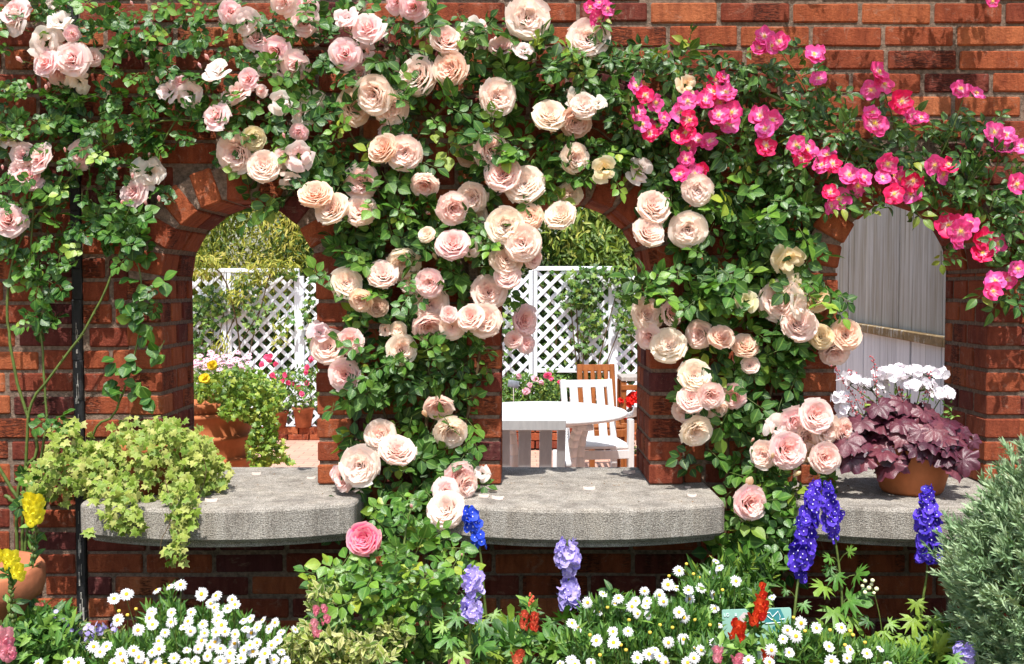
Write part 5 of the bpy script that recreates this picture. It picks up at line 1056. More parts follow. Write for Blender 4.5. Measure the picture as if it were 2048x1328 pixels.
LH = [(228, 1197, 28), (253, 1188, 30), (313, 1180, 20), (339, 1172, 20), (361, 1169, 28), (403, 1188, 30), (432, 1191, 26), (421, 1207, 22), (429, 1215, 24), (464, 1199, 22), (470, 1209, 24), (455, 1217, 22), (235, 1240, 30), (303, 1224, 24), (299, 1236, 26), (305, 1249, 26), (343, 1225, 22), (276, 1260, 28), (342, 1244, 26), (330, 1265, 22), (382, 1224, 22), (376, 1242, 24), (367, 1254, 20), (381, 1262, 24), (405, 1248, 24), (437, 1231, 24), (434, 1242, 24), (443, 1250, 28), (432, 1264, 24), (450, 1263, 24), (409, 1266, 22), (487, 1241, 20), (501, 1237, 22), (490, 1256, 20), (503, 1266, 28), (514, 1255, 22), (187, 1293, 28), (213, 1293, 26), (200, 1304, 26), (241, 1307, 28), (267, 1301, 28), (278, 1314, 28), (245, 1320, 28), (317, 1282, 26), (318, 1298, 28), (304, 1305, 22), (374, 1300, 20), (403, 1281, 26), (430, 1284, 26), (441, 1297, 26), (460, 1306, 28), (469, 1287, 26), (415, 1312, 24), (348, 1316, 26), (312, 1324, 26), (157, 1325, 26), (137, 1324, 24), (76, 1328, 28), (458, 1322, 30), (482, 1316, 26), (500, 1290, 24), (506, 1303, 26), (488, 1300, 22), (440, 1322, 28), (370, 1325, 24), (228, 1327, 24), (550, 1245, 22), (538, 1258, 22), (562, 1265, 20), (516, 1251, 22), (514, 1285, 22), (530, 1307, 28), (520, 1324, 24), (548, 1319, 24), (563, 1304, 20), (571, 1322, 24), (590, 1259, 20), (543, 1290, 24), (525, 1240, 20), (390, 1322, 24), (555, 1280, 22), (470, 1268, 22), (420, 1294, 22), (396, 1298, 22), (290, 1326, 24)]
daisy_plant('dense clump of white daisies below the left stone sill', LH, [(300, 1308, 140, 26, 1100, -.7, -.45), (460, 1300, 120, 38, 1500, -.7, -.45), (330, 1250, 50, 34, 260, -.6, -.45), (440, 1250, 60, 26, 300, -.6, -.45), (520, 1296, 60, 34, 450, -.7, -.5), (340, 1200, 8, 20, 40, -.55, -.5), (260, 1310, 60, 30, 500, -.8, -.5), (180, 1320, 60, 20, 400, -.8, -.5)], (-.72, -.55, .28), [(272, 1218), (238, 1222), (255, 1230), (330, 1330)])
RH = [(1175, 1205, 26), (1206, 1188, 20), (1197, 1224, 20), (1144, 1246, 24), (1157, 1256, 22), (1193, 1281, 28), (1227, 1285, 30), (1226, 1263, 24), (1256, 1262, 24), (1237, 1196, 24), (1230, 1207, 20), (1248, 1217, 24), (1264, 1213, 26), (1271, 1202, 22), (1289, 1182, 22), (1319, 1190, 26), (1336, 1169, 28), (1353, 1175, 20), (1327, 1203, 24), (1294, 1202, 22), (1291, 1212, 20), (1297, 1230, 24), (1275, 1227, 22), (1358, 1141, 26), (1377, 1180, 24), (1379, 1198, 24), (1402, 1176, 24), (1429, 1151, 26), (1439, 1136, 20), (1432, 1123, 16), (1430, 1190, 28), (1358, 1224, 26), (1368, 1235, 26), (1350, 1229, 20), (1429, 1217, 22), (1472, 1162, 26), (1337, 1285, 26), (1367, 1278, 26), (1275, 1315, 28), (1298, 1308, 30), (1319, 1312, 24), (1331, 1324, 26), (1310, 1300, 20), (1432, 1285, 28), (1451, 1295, 26), (1402, 1300, 24), (1390, 1297, 20), (1388, 1316, 26), (1375, 1325, 26), (1439, 1250, 16), (1144, 1322, 28), (1182, 1325, 22), (1120, 1327, 20), (1150, 1328, 24)]
daisy_plant('loose clump of white daisies left of the small green sign', RH, [(1240, 1300, 120, 35, 2400, -.78, -.45), (1350, 1270, 90, 50, 2600, -.75, -.45), (1290, 1240, 60, 30, 900, -.7, -.45), (1400, 1220, 50, 50, 900, -.65, -.45), (1440, 1190, 40, 40, 500, -.6, -.45), (1230, 1240, 40, 40, 400, -.7, -.5), (1480, 1200, 50, 30, 400, -.5, -.42), (1420, 1310, 60, 25, 700, -.85, -.6), (1160, 1290, 30, 40, 300, -.75, -.5), (1200, 1250, 40, 40, 500, -.7, -.5)], (.42, -.55, .28), [(1338, 1152), (1387, 1148), (1398, 1155), (1373, 1128), (1215, 1215), (1258, 1240), (1320, 1250), (1445, 1180), (1242, 1290), (1252, 1300), (1420, 1250), (1300, 1265), (1345, 1255), (1390, 1240), (1200, 1310), (1180, 1270)])
SH = [(1602, 1246, 30), (1633, 1256, 26), (1575, 1260, 24), (1592, 1272, 30), (1566, 1278, 22), (1543, 1300, 28), (1544, 1195, 18), (1683, 1255, 26), (1658, 1293, 26), (1578, 1305, 24), (1663, 1322, 32), (1694, 1316, 22), (1700, 1299, 24), (1734, 1307, 24), (1760, 1298, 18), (1539, 1324, 26), (1775, 1327, 20), (1532, 1310, 26), (1497, 1320, 28)]
daisy_plant('sparse white daisies right of the small green sign', SH, [(1610, 1305, 70, 26, 1500, -.8, -.5), (1700, 1315, 80, 18, 1300, -.8, -.5), (1790, 1322, 50, 10, 300, -.75, -.5), (1570, 1290, 30, 30, 250, -.75, -.6)], (.78, -.55, .28), [(1700, 1262), (1706, 1270), (1690, 1290), (1660, 1260), (1587, 1235), (1610, 1262), (1730, 1285)])

def spike(mb, top, bot, Y, wpx, n, fs, taper=.35, mi=0, noise_=.12, leanY=0):
    a = P(top[0], top[1], Y + leanY); b = P(bot[0], bot[1], Y); W = S(wpx, Y) / 2
    t = (np.arange(n) + rng.random(n) * .6) / n; ang = np.arange(n) * 2.39996 + rng.normal(0, .2, n)
    rad = W * (taper + (1 - taper) * np.clip(t * 2.2, 0, 1)) * rng.uniform(1 - noise_, 1 + noise_, n)
    d = np.stack([np.cos(ang), np.sin(ang), np.zeros(n)], -1); q = a + (b - a) * t[:, None] + d * (rad * .62)[:, None]
    nn = nrm(d + np.array([0, -.35, .25]) + rng.normal(0, .15, (n, 3))); sz = fs * (.6 + .4 * np.clip(t * 2.5, 0, 1)) * rng.uniform(.85, 1.15, n)
    M = frames(nrm(rng.normal(0, 1, (n, 3))), nn) * sz[:, None, None]
    for k in range(3): s_ = np.arange(n) % 3 == k; mb.inst(FL5[k], M[s_], q[s_], None, mi)
    e = q + nn * (sz * .12)[:, None]
    for i in range(n): box(mb, e[i], (sz[i] * .11, sz[i] * .11, sz[i] * .14), sz[i] * .04, None, mi + 1)
def petal2(name, c1, c2, tr=.3):
    m, t, b = mat(name, .55, .3); r, g, bl = col(t); c = ramp(t, r, [(0, c1), (1, c2)]); c = mix(t, .35, c, ramp(t, noise(t, 160, 2, .5, pos(t)), [(.35, (.6, .6, .7)), (.65, (1.2, 1.2, 1.2))]), 'MULTIPLY')
    t.links.new(c, b.inputs['Base Color']); translucent(t, b, c, tr, (1, 1, 1)); return m
m_viol = petal2('violet_blue_petal', (.035, .015, .36), (.15, .07, .74)); m_blue = petal2('clear_blue_petal', (.02, .06, .60), (.05, .14, .80)); m_lil = petal2('lilac_petal', (.36, .28, .76), (.62, .52, .88)); m_bee = simple('pale_bee', (.70, .66, .80), .7)
m_cut = leaf_mat('cut_leaf', [(0, (.03, .10, .015)), (.5, (.09, .23, .03)), (1, (.30, .42, .05))], .45, .3)
def delph(label, spikes, stem, leaves, m, base_y=.28):
    o = thing('delphinium', label, 'delphinium', (P(*stem[-1])[0], P(*stem[-1])[1], base_y), 'tall delphiniums in the flower bed')
    for sp in spikes: mb = MB(); spike(mb, *sp); mb.build('flower_spike', [m, m_bee], o)
    mb = MB(); pts = [P(*s) for s in stem]; e = pts[-1].copy(); e[2] = base_y; w_ = smooth_path(pts + [e], 24); tube(mb, w_, np.linspace(.0022, .005, 24), 6); mb.build('stem', [m_stem], o)
    mb = MB()
    for x, y, s in leaves:
        Y = stem[0][2] - .02; p = P(x, y, Y); j = w_[np.argmin(np.abs(w_[:, 2] - p[2] + .03))]; tube(mb, smooth_path([j, (j + p) / 2 + (0, 0, .006), p], 6), .0012, 4, 1)
        dx = p[0] - j[0]; L = S(s, Y) / 1.25
        mb.inst(CUT, frames(nrm(np.array([[dx * 9 + rng.normal(0, .2), -.35, -.25 + rng.normal(0, .35)]])), nrm(np.array([[rng.normal(0, .3), -.75, .7]]))) * L, [p], rng.uniform(.2, .95))
    mb.build('leaf', [m_cut, m_stem], o)
delph('violet blue delphinium with a dense leaning spike in front of the right sill', [((1632, 962), (1598, 1135), -.5, 56, 112, .0135), ((1594, 1125), (1604, 1162), -.5, 26, 12, .010)], [(1632, 962, -.5), (1600, 1140, -.5), (1590, 1215, -.52), (1585, 1300, -.52)], [(1605, 1205, 26), (1573, 1180, 16)], m_viol)
delph('violet blue delphinium with a thinner spike just behind the leaning one', [((1656, 965), (1664, 1060), -.44, 40, 62, .0115), ((1660, 1060), (1668, 1078), -.44, 26, 8, .011), ((1676, 1015), (1680, 1035), -.44, 20, 8, .010)], [(1658, 970, -.44), (1668, 1060, -.44), (1680, 1150, -.45), (1686, 1240, -.47), (1688, 1320, -.5)], [(1695, 1105, 24), (1662, 1115, 26), (1660, 1132, 26), (1710, 1150, 44), (1650, 1170, 46), (1672, 1145, 40), (1720, 1185, 36), (1690, 1200, 60), (1665, 1215, 56), (1700, 1230, 50), (1650, 1245, 44)], m_viol)
delph('violet blue delphinium standing alone with an upright columnar spike at the right', [((1855, 972), (1858, 1122), -.5, 58, 120, .0135), ((1870, 1095), (1882, 1112), -.5, 20, 8, .010)], [(1855, 972, -.5), (1855, 1130, -.5), (1846, 1200, -.5), (1838, 1290, -.5)], [(1832, 1200, 34), (1825, 1232, 50), (1865, 1232, 44), (1870, 1265, 60), (1812, 1270, 44), (1890, 1280, 50), (1850, 1300, 60), (1800, 1310, 60), (1870, 1315, 56)], m_viol)
delph('slender delphinium with a clear blue half open spike left of the middle sill', [((938, 1015), (948, 1055), -.5, 38, 26, .013, .5), ((950, 1052), (960, 1092), -.5, 34, 14, .0115, .6)], [(938, 1012, -.5), (958, 1090, -.5), (965, 1150, -.5), (972, 1230, -.5), (985, 1320, -.52)], [(985, 1225, 30), (962, 1260, 50), (950, 1240, 44), (1000, 1300, 60)], m_blue)
delph('pale lilac delphinium with two ruffled flower clusters beside the pink rose bush', [((944, 1135), (948, 1185), -.74, 46, 38, .0125, .6), ((943, 1195), (944, 1238), -.74, 52, 44, .0125, .8)], [(944, 1130, -.74), (942, 1240, -.74), (938, 1290, -.74), (940, 1320, -.74)], [(918, 1230, 40), (965, 1240, 36), (905, 1270, 50), (920, 1300, 50), (955, 1290, 46), (890, 1250, 30)], m_lil)
delph('pale lilac delphinium in front of the centre of the middle sill', [((1134, 1080), (1136, 1128), -.52, 56, 48, .0135, .8), ((1137, 1134), (1140, 1152), -.52, 30, 10, .011, .8), ((1138, 1160), (1138, 1212), -.52, 52, 48, .0135, .8)], [(1134, 1078, -.52), (1140, 1215, -.52), (1146, 1260, -.52), (1150, 1310, -.54)], [(1165, 1228, 44), (1125, 1240, 50), (1105, 1238, 36), (1118, 1275, 60), (1170, 1260, 44), (1135, 1290, 50)], m_lil)
delph('low lilac delphinium at the foot of the silver bush', [((1928, 1285), (1935, 1328), -.75, 44, 34, .012, .7)], [(1928, 1290, -.75), (1930, 1330, -.75)], [(1905, 1310, 40)], m_lil)
# cream budded stalk
o = thing('cream_bud_stalk', 'thin green stalk topped with a cluster of cream buds between the delphiniums', 'flower', (P(1760, 1300, -.5)[0], -.5, .28)); mb = MB()
w_ = smooth_path([P(1742, 1172, -.5), P(1752, 1200, -.5), P(1762, 1250, -.5), P(1764, 1300, -.5), (P(1764, 1300, -.5)[0], -.5, .28)], 20); tube(mb, w_, .0014, 5); mb.build('stem', [m_stem], o); mb = MB()
for x, y, s in [(1730, 1162, 9), (1745, 1161, 9), (1725, 1172, 8), (1738, 1176, 10), (1753, 1178, 10), (1730, 1185, 9), (1743, 1169, 8), (1748, 1186, 7)]:
    p = P(x, y, -.5 + rng.uniform(-.01, .01)); r = S(s, -.5) / 2; lathe(mb, [(0, -r), (r * .8, -r * .6), (r, 0), (r * .8, r * .6), (0, r)], p, 8)
mb.build('bud', [simple('cream_bud', (.72, .70, .42), .6)], o); mb = MB()
for x, y in [(1740, 1240), (1775, 1245), (1765, 1260), (1750, 1285), (1785, 1290), (1730, 1300)]: mb.inst(CUT, frames(nrm(np.array([[(x - 1760) / 20, -.4, -.2]])), np.array([[0, -.7, .7]])) * .03, [P(x, y, -.5)], rng.random())
mb.build('leaf', [m_cut], o)

# snapdragons
def snap_floret():
    mb = MB()
    def lobe(a, r, z, w_, tilt):
        def fn(u, v): 
            rad = r * v; y = u * w_ * np.sin(.35 + v * 2.3); zz = z + tilt * v * v - .08 * u * u
            return rad * np.cos(a) - y * np.sin(a), rad * np.sin(a) + y * np.cos(a), zz
        V, Q, u, v = grid(fn, 4, 4); mb.raw(V, Q, None, np.tile((.5, 0, 0, 1), (len(V), 1)))
    for a, r, z, w_, ti in ((1.1, 1.15, .1, .6, .35), (2.05, 1.15, .1, .6, .35), (-.5, .95, 0, .55, -.25), (-1.57, 1.0, .15, .6, -.15), (-2.6, .95, 0, .55, -.25)): lobe(a, r, z, w_, ti)
    n = 8; prof = [(.0, .25), (.2, .2), (.3, .1), (.28, -.05), (.22, -.5), (0, -.7)]
    V = [(rr * math.cos(q_), rr * math.sin(q_) * .8 - .1, z) for rr, z in prof for q_ in np.arange(n) * 2 * math.pi / n]
    mb.raw(V, [(j * n + i, j * n + (i + 1) % n, (j + 1) * n + (i + 1) % n, (j + 1) * n + i) for j in range(5) for i in range(n)], None, np.tile((.9, .9, 0, 1), (len(V), 1)))
    V = np.concatenate(mb.V); Q = np.concatenate(mb.Q); return T(V, Q, None, np.concatenate(mb.C)[:, 1])
SNAP = snap_floret()
def snap(label, heads, stem, m, leaves=60, podded=False, L=.032, budm=None):
    b_ = P(*stem[-1]); o = thing('snapdragon', label, 'snapdragon', (b_[0], b_[1], .28), 'snapdragons in the flower bed')
    for x, y, wx, hy, n, Y in heads:
        mb = MB(); c = P(x, y, Y); W, H = S(wx, Y) / 2, S(hy, Y) / 2; t = (np.arange(n) + .5) / n; ang = np.arange(n) * 2.4 - 1.57 + rng.normal(0, .2, n)
        d = np.stack([np.cos(ang), -np.abs(np.sin(ang)) * 1.0, np.zeros(n)], -1); q = c + d * W * .5 + np.stack([np.zeros(n), np.zeros(n), (1 - 2 * t) * H * .8], -1)
        nn = nrm(d + (0, -.25, .1)); up = np.tile([0, 0, 1.], (n, 1)); fsz = max(W * .50, .0085)
        mb.inst(SNAP, frames(up, nn) * (fsz * rng.uniform(.85, 1.15, n))[:, None, None], q); mb.build('flower_head', [m], o)
    mb = MB(); pts = [P(*s) for s in stem]; e = pts[-1].copy(); e[2] = .28; w_ = smooth_path(pts + [e], 26); tube(mb, w_, np.linspace(.0018, .0035, 26), 5)
    if podded:
        for j in range(2, 20):
            for _ in range(2): 
                d = nrm(np.array([rng.normal(), rng.normal() - .3, .5])); lathe(mb, [(0, -.005), (.004, -.003), (.005, .001), (.0035, .005), (0, .008)], w_[j] + d * .006, 6)
    mb.build('stem', [m_stem], o); mb = MB(); n = leaves; z = rng.random(n) ** .7; j = (z * 25).astype(int); j = np.clip(j, 6, 25); q = w_[j] + rng.normal(0, .004, (n, 3))
    q[:, 2] = np.maximum(q[:, 2], .42)
    mb.inst(LS, frames(rand_dirs(n, (0, -.2, .35), .8), rand_dirs(n, (0, -.6, .7), .4)) * (L * rng.uniform(.7, 1.3, n))[:, None, None], q, rng.random(n)); mb.build('foliage', [m_fine], o)
    if budm:
        mb = MB(); x, y, Y = stem[0]; 
        for k in range(9): p = P(x + rng.normal(0, 4), y + k * 3.4, Y); r = .003 + k * .0004; lathe(mb, [(0, -r), (r, 0), (r * .7, r), (0, r * 1.5)], p, 6)
        mb.build('bud', [budm], o)
m_ysn = petal2('yellow_snapdragon_petal', (.82, .70, .015), (.92, .86, .05)); m_csn = petal2('coral_petal', (.78, .16, .14), (.85, .32, .26)); m_rsn = petal2('scarlet_snapdragon_petal', (.55, .012, .008), (.85, .09, .02)); m_psn = petal2('rose_pink_petal', (.80, .20, .30), (.88, .42, .46)); m_osn = petal2('flame_petal', (.66, .05, .025), (.85, .20, .10))
snap('yellow snapdragon with the tallest full flower head, left of the ivy', [(68, 1018, 54, 58, 14, -.62)], [(66, 992, -.60), (72, 1045, -.60), (68, 1100, -.60), (62, 1180, -.60), (50, 1290, -.6)], m_ysn, 40, True)
snap('yellow snapdragon with two drooping heads in front of the terracotta pot', [(22, 1118, 46, 34, 8, -.78), (36, 1142, 38, 30, 7, -.78), (-4, 1112, 34, 30, 6, -.78)], [(22, 1098, -.76), (24, 1150, -.76), (22, 1210, -.76), (28, 1300, -.76)], m_ysn, 40, True)
snap('bright pink snapdragon at the lower left corner', [(8, 1285, 56, 66, 12, -.85), (-6, 1260, 30, 30, 4, -.85), (22, 1302, 30, 30, 4, -.86)], [(2, 1240, -.83), (6, 1290, -.83), (10, 1330, -.83)], m_psn, 60)
snap('snapdragon with a pair of salmon buds at the lower left', [(79, 1215, 16, 16, 2, -.72), (88, 1213, 14, 16, 2, -.72)], [(84, 1200, -.72), (84, 1240, -.72), (84, 1300, -.72)], m_csn, 90)
snap('pink snapdragon with separate florets left of the rose bush', [(652, 1238, 30, 24, 3, -.78), (627, 1248, 28, 22, 3, -.78), (634, 1266, 28, 20, 3, -.78), (648, 1216, 20, 16, 2, -.78), (632, 1222, 10, 22, 3, -.78)], [(636, 1195, -.76), (640, 1240, -.76), (660, 1290, -.76), (668, 1325, -.76)], m_psn, 60, False, .03)
snap('coral red snapdragon with bud tip in front of the middle sill', [(1048, 1240, 26, 44, 7, -.7), (1068, 1242, 26, 44, 7, -.7)], [(1064, 1188, -.68), (1058, 1215, -.68), (1056, 1260, -.68), (1055, 1320, -.7)], m_osn, 150, False, .032, m_osn)
snap('low coral snapdragon behind the cut leaves at the bottom centre', [(1035, 1312, 40, 20, 5, -.72)], [(1040, 1300, -.7), (1035, 1330, -.7)], m_osn, 60)
snap('tallest scarlet snapdragon, leaning before the green sign', [(1523, 1196, 30, 30, 5, -.80), (1522, 1218, 40, 36, 9, -.82), (1508, 1236, 34, 34, 7, -.82), (1524, 1172, 14, 12, 2, -.8)], [(1526, 1166, -.79), (1520, 1200, -.78), (1508, 1250, -.78), (1505, 1320, -.8)], m_rsn, 150, False, .03)
snap('compact scarlet snapdragon head on the left half of the green sign', [(1477, 1262, 40, 40, 10, -.84), (1466, 1268, 24, 18, 3, -.84), (1468, 1244, 12, 14, 2, -.84)], [(1477, 1240, -.82), (1490, 1290, -.82), (1500, 1330, -.82)], m_rsn, 60, False, .03)
snap('scarlet snapdragon at the bottom edge right of the green sign', [(1536, 1308, 36, 30, 6, -.88)], [(1536, 1290, -.86), (1530, 1335, -.86)], m_rsn, 40)
snap('pink snapdragon at the bottom left corner of the green sign', [(1435, 1308, 28, 34, 7, -.92)], [(1435, 1290, -.9), (1435, 1335, -.9)], m_psn, 30)
snap('pink snapdragon at the bottom edge under the green sign', [(1475, 1320, 36, 26, 6, -.92)], [(1475, 1300, -.9), (1475, 1335, -.9)], m_psn, 30)
snap('pink snapdragon buds at the bottom edge left of centre', [(902, 1322, 14, 12, 2, -.75), (930, 1324, 26, 14, 3, -.75)], [(915, 1308, -.73), (915, 1335, -.73)], m_psn, 60)

# front rose bush
fbz = thing('rose_bush', 'low rose bush with one vivid pink bloom between the left and middle sills', 'rose bush', (P(780, 1300, -.6)[0], -.6, .28))
mb = MB(); fbk = [(700, 1150, 60, 26, 14, -.68, -.5), (650, 1155, 30, 14, 4, -.66, -.56), (790, 1150, 80, 50, 32, -.7, -.46), (870, 1120, 50, 40, 14, -.66, -.46), (850, 1185, 60, 36, 20, -.7, -.46), (740, 1190, 70, 40, 24, -.7, -.46), (690, 1240, 60, 40, 18, -.7, -.46), (800, 1240, 70, 50, 26, -.7, -.46), (835, 1040, 22, 18, 3, -.5, -.44), (870, 1085, 36, 16, 6, -.56, -.46), (900, 1170, 30, 40, 6, -.66, -.56), (745, 1020, 24, 14, 3, -.5, -.44), (760, 1300, 60, 24, 12, -.7, -.5), (920, 1160, 16, 20, 4, -.66, -.6), (760, 1115, 50, 18, 8, -.62, -.5)]
q = blob_points(fbk); n = len(q); compound(mb, q, nrm(np.stack([rng.normal(0, 1, n), rng.normal(-.3, .3, n), rng.normal(.0, .5, n)], -1)), nrm(np.stack([rng.normal(0, .3, n), rng.normal(-.6, .25, n), rng.normal(.8, .3, n)], -1)), .036 * rng.uniform(.75, 1.15, n), LR, 5, rng.beta(2.2, 1.8, n), 0, 1); mb.build('foliage', [m_leafF, m_stem], fbz)
mb = MB()
for pts in [[(722, 1090, -.62), (715, 1130, -.6), (700, 1180, -.58), (695, 1250, -.56), (740, 1330, -.56)], [(822, 1015, -.5), (812, 1060, -.52), (805, 1120, -.54), (790, 1200, -.56), (760, 1330, -.58)], [(924, 1112, -.62), (905, 1150, -.6), (850, 1230, -.58), (780, 1270, -.56), (740, 1330, -.56)], [(870, 1150, -.6), (830, 1210, -.6), (770, 1330, -.58)]]:
    cane(mb, pts, .0022, .004, 4, 0, 18)
mb.build('cane', [m_stem], fbz)
place(fbz, [(726, 1077, 60, 'EH', None, -.66), (712, 1092, 36, 'Ss', 'd', -.63)]); place(fbz, [(924, 1110, 12, 'Bo', None, -.62), (823, 1013, 16, 'BS', None, -.5), (867, 1152, 20, 'SS', None, -.62), (880, 1158, 18, 'SS', None, -.62), (852, 1222, 14, 'Bo', None, -.6)])
# variegated shrub and low planting
m_var = leaf_mat('variegated_shrub_leaf', [(0, (.10, .18, .03)), (.5, (.28, .34, .06)), (1, (.62, .58, .26))], .5, .3, (.06, .16, .02), .6, .3, (.8, (.72, .68, .42), .5))
bushy('variegated_shrub', 'small leaved cream edged shrub between the daisies and the rose bush', 'shrub', [(640, 1200, 24, 30, 90, -.72, -.6), (625, 1290, 50, 40, 520, -.8, -.6), (690, 1300, 60, 30, 420, -.8, -.6), (780, 1270, 50, 30, 200, -.72, -.6), (730, 1310, 60, 20, 260, -.8, -.6), (600, 1310, 30, 30, 220, -.8, -.6)], m_var, LS, .026, (P(660, 1300, -.65)[0], -.65, .28))
def low(label, blobs, m, t, L, fl=None, name='low_plant', cat='plant', up=(0, -.2, .5)):
    b_ = P(blobs[0][0], blobs[0][1], (blobs[0][5] + blobs[0][6]) / 2); b_[2] = .28; return bushy(name, label, cat, blobs, m, t, L, tuple(b_), fl, up)
low('dark green snapdragon seedlings filling the lower left corner', [(70, 1290, 80, 40, 900, -.8, -.6), (100, 1250, 50, 30, 220, -.75, -.6), (30, 1310, 50, 30, 500, -.82, -.6)], m_fine, LS, .036)
ly = low('small mauve flowered ground cover beside the terracotta pot', [(160, 1290, 70, 30, 900, -.7, -.5), (120, 1250, 50, 20, 200, -.68, -.5), (210, 1280, 40, 20, 300, -.66, -.5)], leaf_mat('olive_ground_leaf', [(0, (.06, .10, .02)), (.6, (.18, .22, .05)), (1, (.36, .34, .12))], .6, .25), LN, .022, None, 'lobelia')
mb = MB(); n = 130; cx = rng.choice([65, 98, 112, 135, 150, 172, 178, 118, 60, 200, 222, 130, 160, 110], n); cy = np.array([1262, 1232, 1250, 1272, 1262, 1262, 1280, 1295, 1250, 1255, 1262, 1240, 1290, 1285])[[int(np.argmin(np.abs(np.array([65, 98, 112, 135, 150, 172, 178, 118, 60, 200, 222, 130, 160, 110]) - c))) for c in cx]]
q = PP(cx + rng.normal(0, 8, n), cy + rng.normal(0, 8, n), rng.uniform(-.74, -.66, n)); mb.inst(FL5[1], frames(nrm(rng.normal(0, 1, (n, 3))), rand_dirs(n, (0, -.8, .5), .4)) * rng.uniform(.004, .007, n)[:, None, None], q); struct(mb.build('flower_dots', [petal2('mauve_petal', (.26, .20, .52), (.58, .52, .78))], ly), 'stuff')
low('broad cut leaved green plant at the bottom centre left of the coral snapdragon', [(1010, 1300, 40, 28, 26, -.7, -.55), (960, 1310, 40, 20, 14, -.68, -.55), (1030, 1275, 20, 20, 8, -.66, -.55)], m_cut, CUT, .05)
low('sprawling green cut leaves under the right hand delphiniums', [(1800, 1315, 80, 16, 40, -.62, -.48), (1870, 1290, 30, 30, 14, -.6, -.5), (1650, 1290, 60, 20, 20, -.5, -.45), (1740, 1315, 50, 14, 22, -.56, -.48)], m_cut, CUT, .044)
low('leafy green low plant behind the daisies left of the lilac delphinium', [(880, 1290, 50, 36, 240, -.62, -.45), (1130, 1300, 50, 30, 200, -.6, -.45), (1230, 1200, 30, 20, 20, -.5, -.45)], m_fine, LS, .04)
low('dark ferny foliage between the daisies and the hanging cream roses', [(1470, 1180, 60, 40, 500, -.44, -.36), (1510, 1150, 40, 30, 160, -.44, -.36), (1420, 1170, 50, 30, 260, -.44, -.36)], m_leafB, LN, .05)
gc = MB(); n = 9000; q = np.stack([rng.uniform(-1.6, 1.7, n), rng.uniform(-1.3, -.08, n), rng.uniform(.28, .40, n)], -1); gc.inst(LS, frames(rand_dirs(n, (0, 0, .6), .6), rand_dirs(n, (0, -.5, .6), .4)) * rng.uniform(.02, .05, n)[:, None, None], q, rng.random(n) * .8); struct(gc.build('ground_cover', [m_fine]), 'stuff')

# small green sign
Sg = -.68; c = P(1514, 1268, Sg); sg = thing('garden_sign', 'small pale green plastic sign with white marks standing behind the scarlet snapdragons', 'sign', (c[0], c[1], .28))
m_sign = simple('pale_green_plastic', (.30, .52, .44), .35, .5, .04, 20); m_sign2 = simple('teal_plastic_print', (.05, .24, .26), .35, .5, .04, 20); m_signw = simple('white_print', (.8, .88, .88), .4, .4, .02); m_signp = simple('pale_pink_print', (.62, .50, .50), .4, .4, .1, 40)
W2, H2 = S(140, Sg) / 2, S(104, Sg) / 2; a_ = R(2.0); Ms = np.array([[math.cos(a_), 0, -math.sin(a_)], [0, 1, 0], [math.sin(a_), 0, math.cos(a_)]])
mb = MB(); 
def rr_plate(mb, cx, cz, w_, h_, y0, y1, rad, mi=0):
    pts = []
    for sx, sz, a0 in ((1, 1, 0), (-1, 1, 90), (-1, -1, 180), (1, -1, 270)):
        for k in range(5): q_ = R(a0 + k * 22.5); pts.append((cx + sx * (w_ - rad) + rad * math.cos(q_), cz + sz * (h_ - rad) + rad * math.sin(q_)))
    n = len(pts); V = [Ms @ np.array([x, y0, z]) + c for x, z in pts] + [Ms @ np.array([x, y1, z]) + c for x, z in pts] + [Ms @ np.array([cx, y0, cz]) + c, Ms @ np.array([cx, y1, cz]) + c]
    mb.raw(V, [(i, (i + 1) % n, n + (i + 1) % n, n + i) for i in range(n)], [(2 * n, (i + 1) % n, i) for i in range(n)] + [(2 * n + 1, n + i, n + (i + 1) % n) for i in range(n)], None, mi)
rr_plate(mb, 0, 0, W2, H2, -.0015, .0015, .005); plate = mb.build('plate', [m_sign], sg, False)
mb = MB(); sx_ = lambda px: (px - 1514) * S(1, Sg); sz_ = lambda py: -(py - 1268) * S(1, Sg)
def spoly(mb, pts, y, mi=0):
    V = [Ms @ np.array([sx_(x), y, sz_(z)]) + c for x, z in pts] + [Ms @ np.array([sx_(x), y + .0004, sz_(z)]) + c for x, z in pts]; n = len(pts)
    cm = np.mean(V[:n], 0); V.append(cm); mb.raw(V, [(i, (i + 1) % n, n + (i + 1) % n, n + i) for i in range(n)], [(2 * n, (i + 1) % n, i) for i in range(n)], None, mi)
spoly(mb, [(1530, 1218), (1562, 1217), (1570, 1235), (1566, 1247), (1530, 1247)], -.0022); spoly(mb, [(1546, 1253), (1566, 1251), (1566, 1300), (1540, 1310), (1538, 1280)], -.0022); mb.build('printed_band', [m_sign2], plate, False)
mb = MB(); spoly(mb, [(1478, 1232), (1488, 1222), (1500, 1226), (1504, 1240), (1494, 1252), (1482, 1246)], -.0022); mb.build('printed_flower', [m_signp], plate, False)
mb = MB()
def sline(pts, r=.0011): tube(mb, [Ms @ np.array([sx_(x), -.003, sz_(z)]) + c for x, z in pts], r, 4)
sline([(1533, 1224), (1540, 1224), (1546, 1233), (1557, 1222), (1561, 1232), (1560, 1239), (1570, 1238)]); sline([(1533, 1229), (1543, 1238), (1552, 1241)]); sline([(1530, 1246), (1566, 1245)], .0009); sline([(1532, 1270), (1540, 1272), (1546, 1264)])
sline([(1470, 1224), (1470, 1228), (1473, 1228), (1472, 1224)], .0012); 
mb.build('printed_drawing', [m_signw], plate, False)
tx = bpy.data.curves.new('lettering', 'FONT'); tx.body = 'LO'; tx.size = S(9, Sg); tx.extrude = .0006; to = bpy.data.objects.new('lettering', tx); COL.objects.link(to)
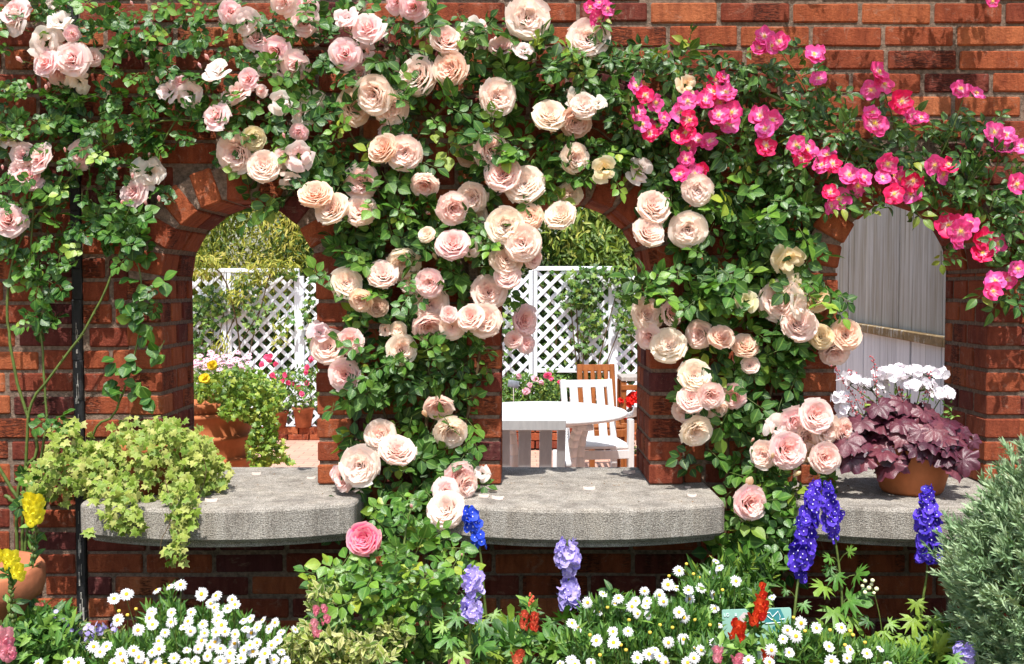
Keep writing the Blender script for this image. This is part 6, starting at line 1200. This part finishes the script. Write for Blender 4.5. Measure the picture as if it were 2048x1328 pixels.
dg = bpy.context.evaluated_depsgraph_get(); me = bpy.data.meshes.new_from_object(to.evaluated_get(dg)); me.name = 'lettering'; me.materials.clear(); me.materials.append(m_signw); bpy.data.objects.remove(to)
link('lettering', me, plate, None, Matrix.Translation(Vector(Ms @ np.array([sx_(1447), -.0026, sz_(1229)]) + c)) @ Matrix.Rotation(math.pi / 2, 4, 'X'))
mb = MB(); tube(mb, [(c[0] - .02, c[1] + .004, .28), (c[0] - .02, c[1] + .004, c[2])], .003, 6); tube(mb, [(c[0] + .03, c[1] + .004, .28), (c[0] + .03, c[1] + .004, c[2])], .003, 6); mb.build('stake', [m_greywood], sg)

# silver bush at the right
m_sil = leaf_mat('silver_leaf', [(0, (.09, .17, .065)), (.4, (.22, .34, .17)), (.8, (.38, .49, .29)), (1, (.54, .62, .42))], .6, .15, (.3, .38, .24), .2, .25)
sb = thing('silver_bush', 'rounded grey green bush with narrow silvery leaves at the right edge', 'bush', (1.38, -.75, .28)); mb = MB()
n = 2500; th = rng.uniform(0, 6.28, n); ph = np.arccos(rng.uniform(-.55, 1, n)); d = np.stack([np.sin(ph) * np.cos(th), np.sin(ph) * np.sin(th), np.cos(ph)], -1)
lump = 1 + .10 * np.sin(d[:, 0] * 7 + 1) * np.sin(d[:, 2] * 6) + rng.normal(0, .04, n)
ctr = np.array([1.40, -.72, .715]); rad = np.array([.335, .33, .43]); tp = ctr + d * rad * (lump * rng.uniform(.80, 1.0, n))[:, None]; keep = tp[:, 2] > .3; tp = tp[keep]; d = d[keep]; n = len(tp)
k = 20; td = nrm(d * np.array([1, 1, .6]) + np.array([0, -.1, .55]) + rng.normal(0, .22, (n, 3))); 
tt = np.repeat(tp, k, 0); dd = np.repeat(td, k, 0); al = np.tile(np.arange(k) / k, n); tt = tt + dd * ((al - .7) * .045)[:, None]
sp = nrm(dd + rng.normal(0, 1, dd.shape) * (.75 - .45 * al)[:, None]); 
mb.inst(leaf_t(.22, .2, -.12, 3, .8), frames(sp, nrm(dd + rng.normal(0, .3, dd.shape))) * (rng.uniform(.022, .036, len(tt)) * (1 - .25 * al))[:, None, None], tt, np.clip(np.repeat(rng.beta(2, 2, n), k) * .7 + .3 * al + rng.normal(0, .08, len(tt)), 0, 1)); mb.build('foliage', [m_sil], sb)
mb = MB()
for i in range(0, n, 14): tube(mb, smooth_path([(1.38, -.7, .3), (ctr * .6 + tp[i] * .4) + (0, 0, -.08), ctr + (tp[i] - ctr) * .85], 6), .002, 4)
# woody heart
mb.build('branches', [m_stem], sb)
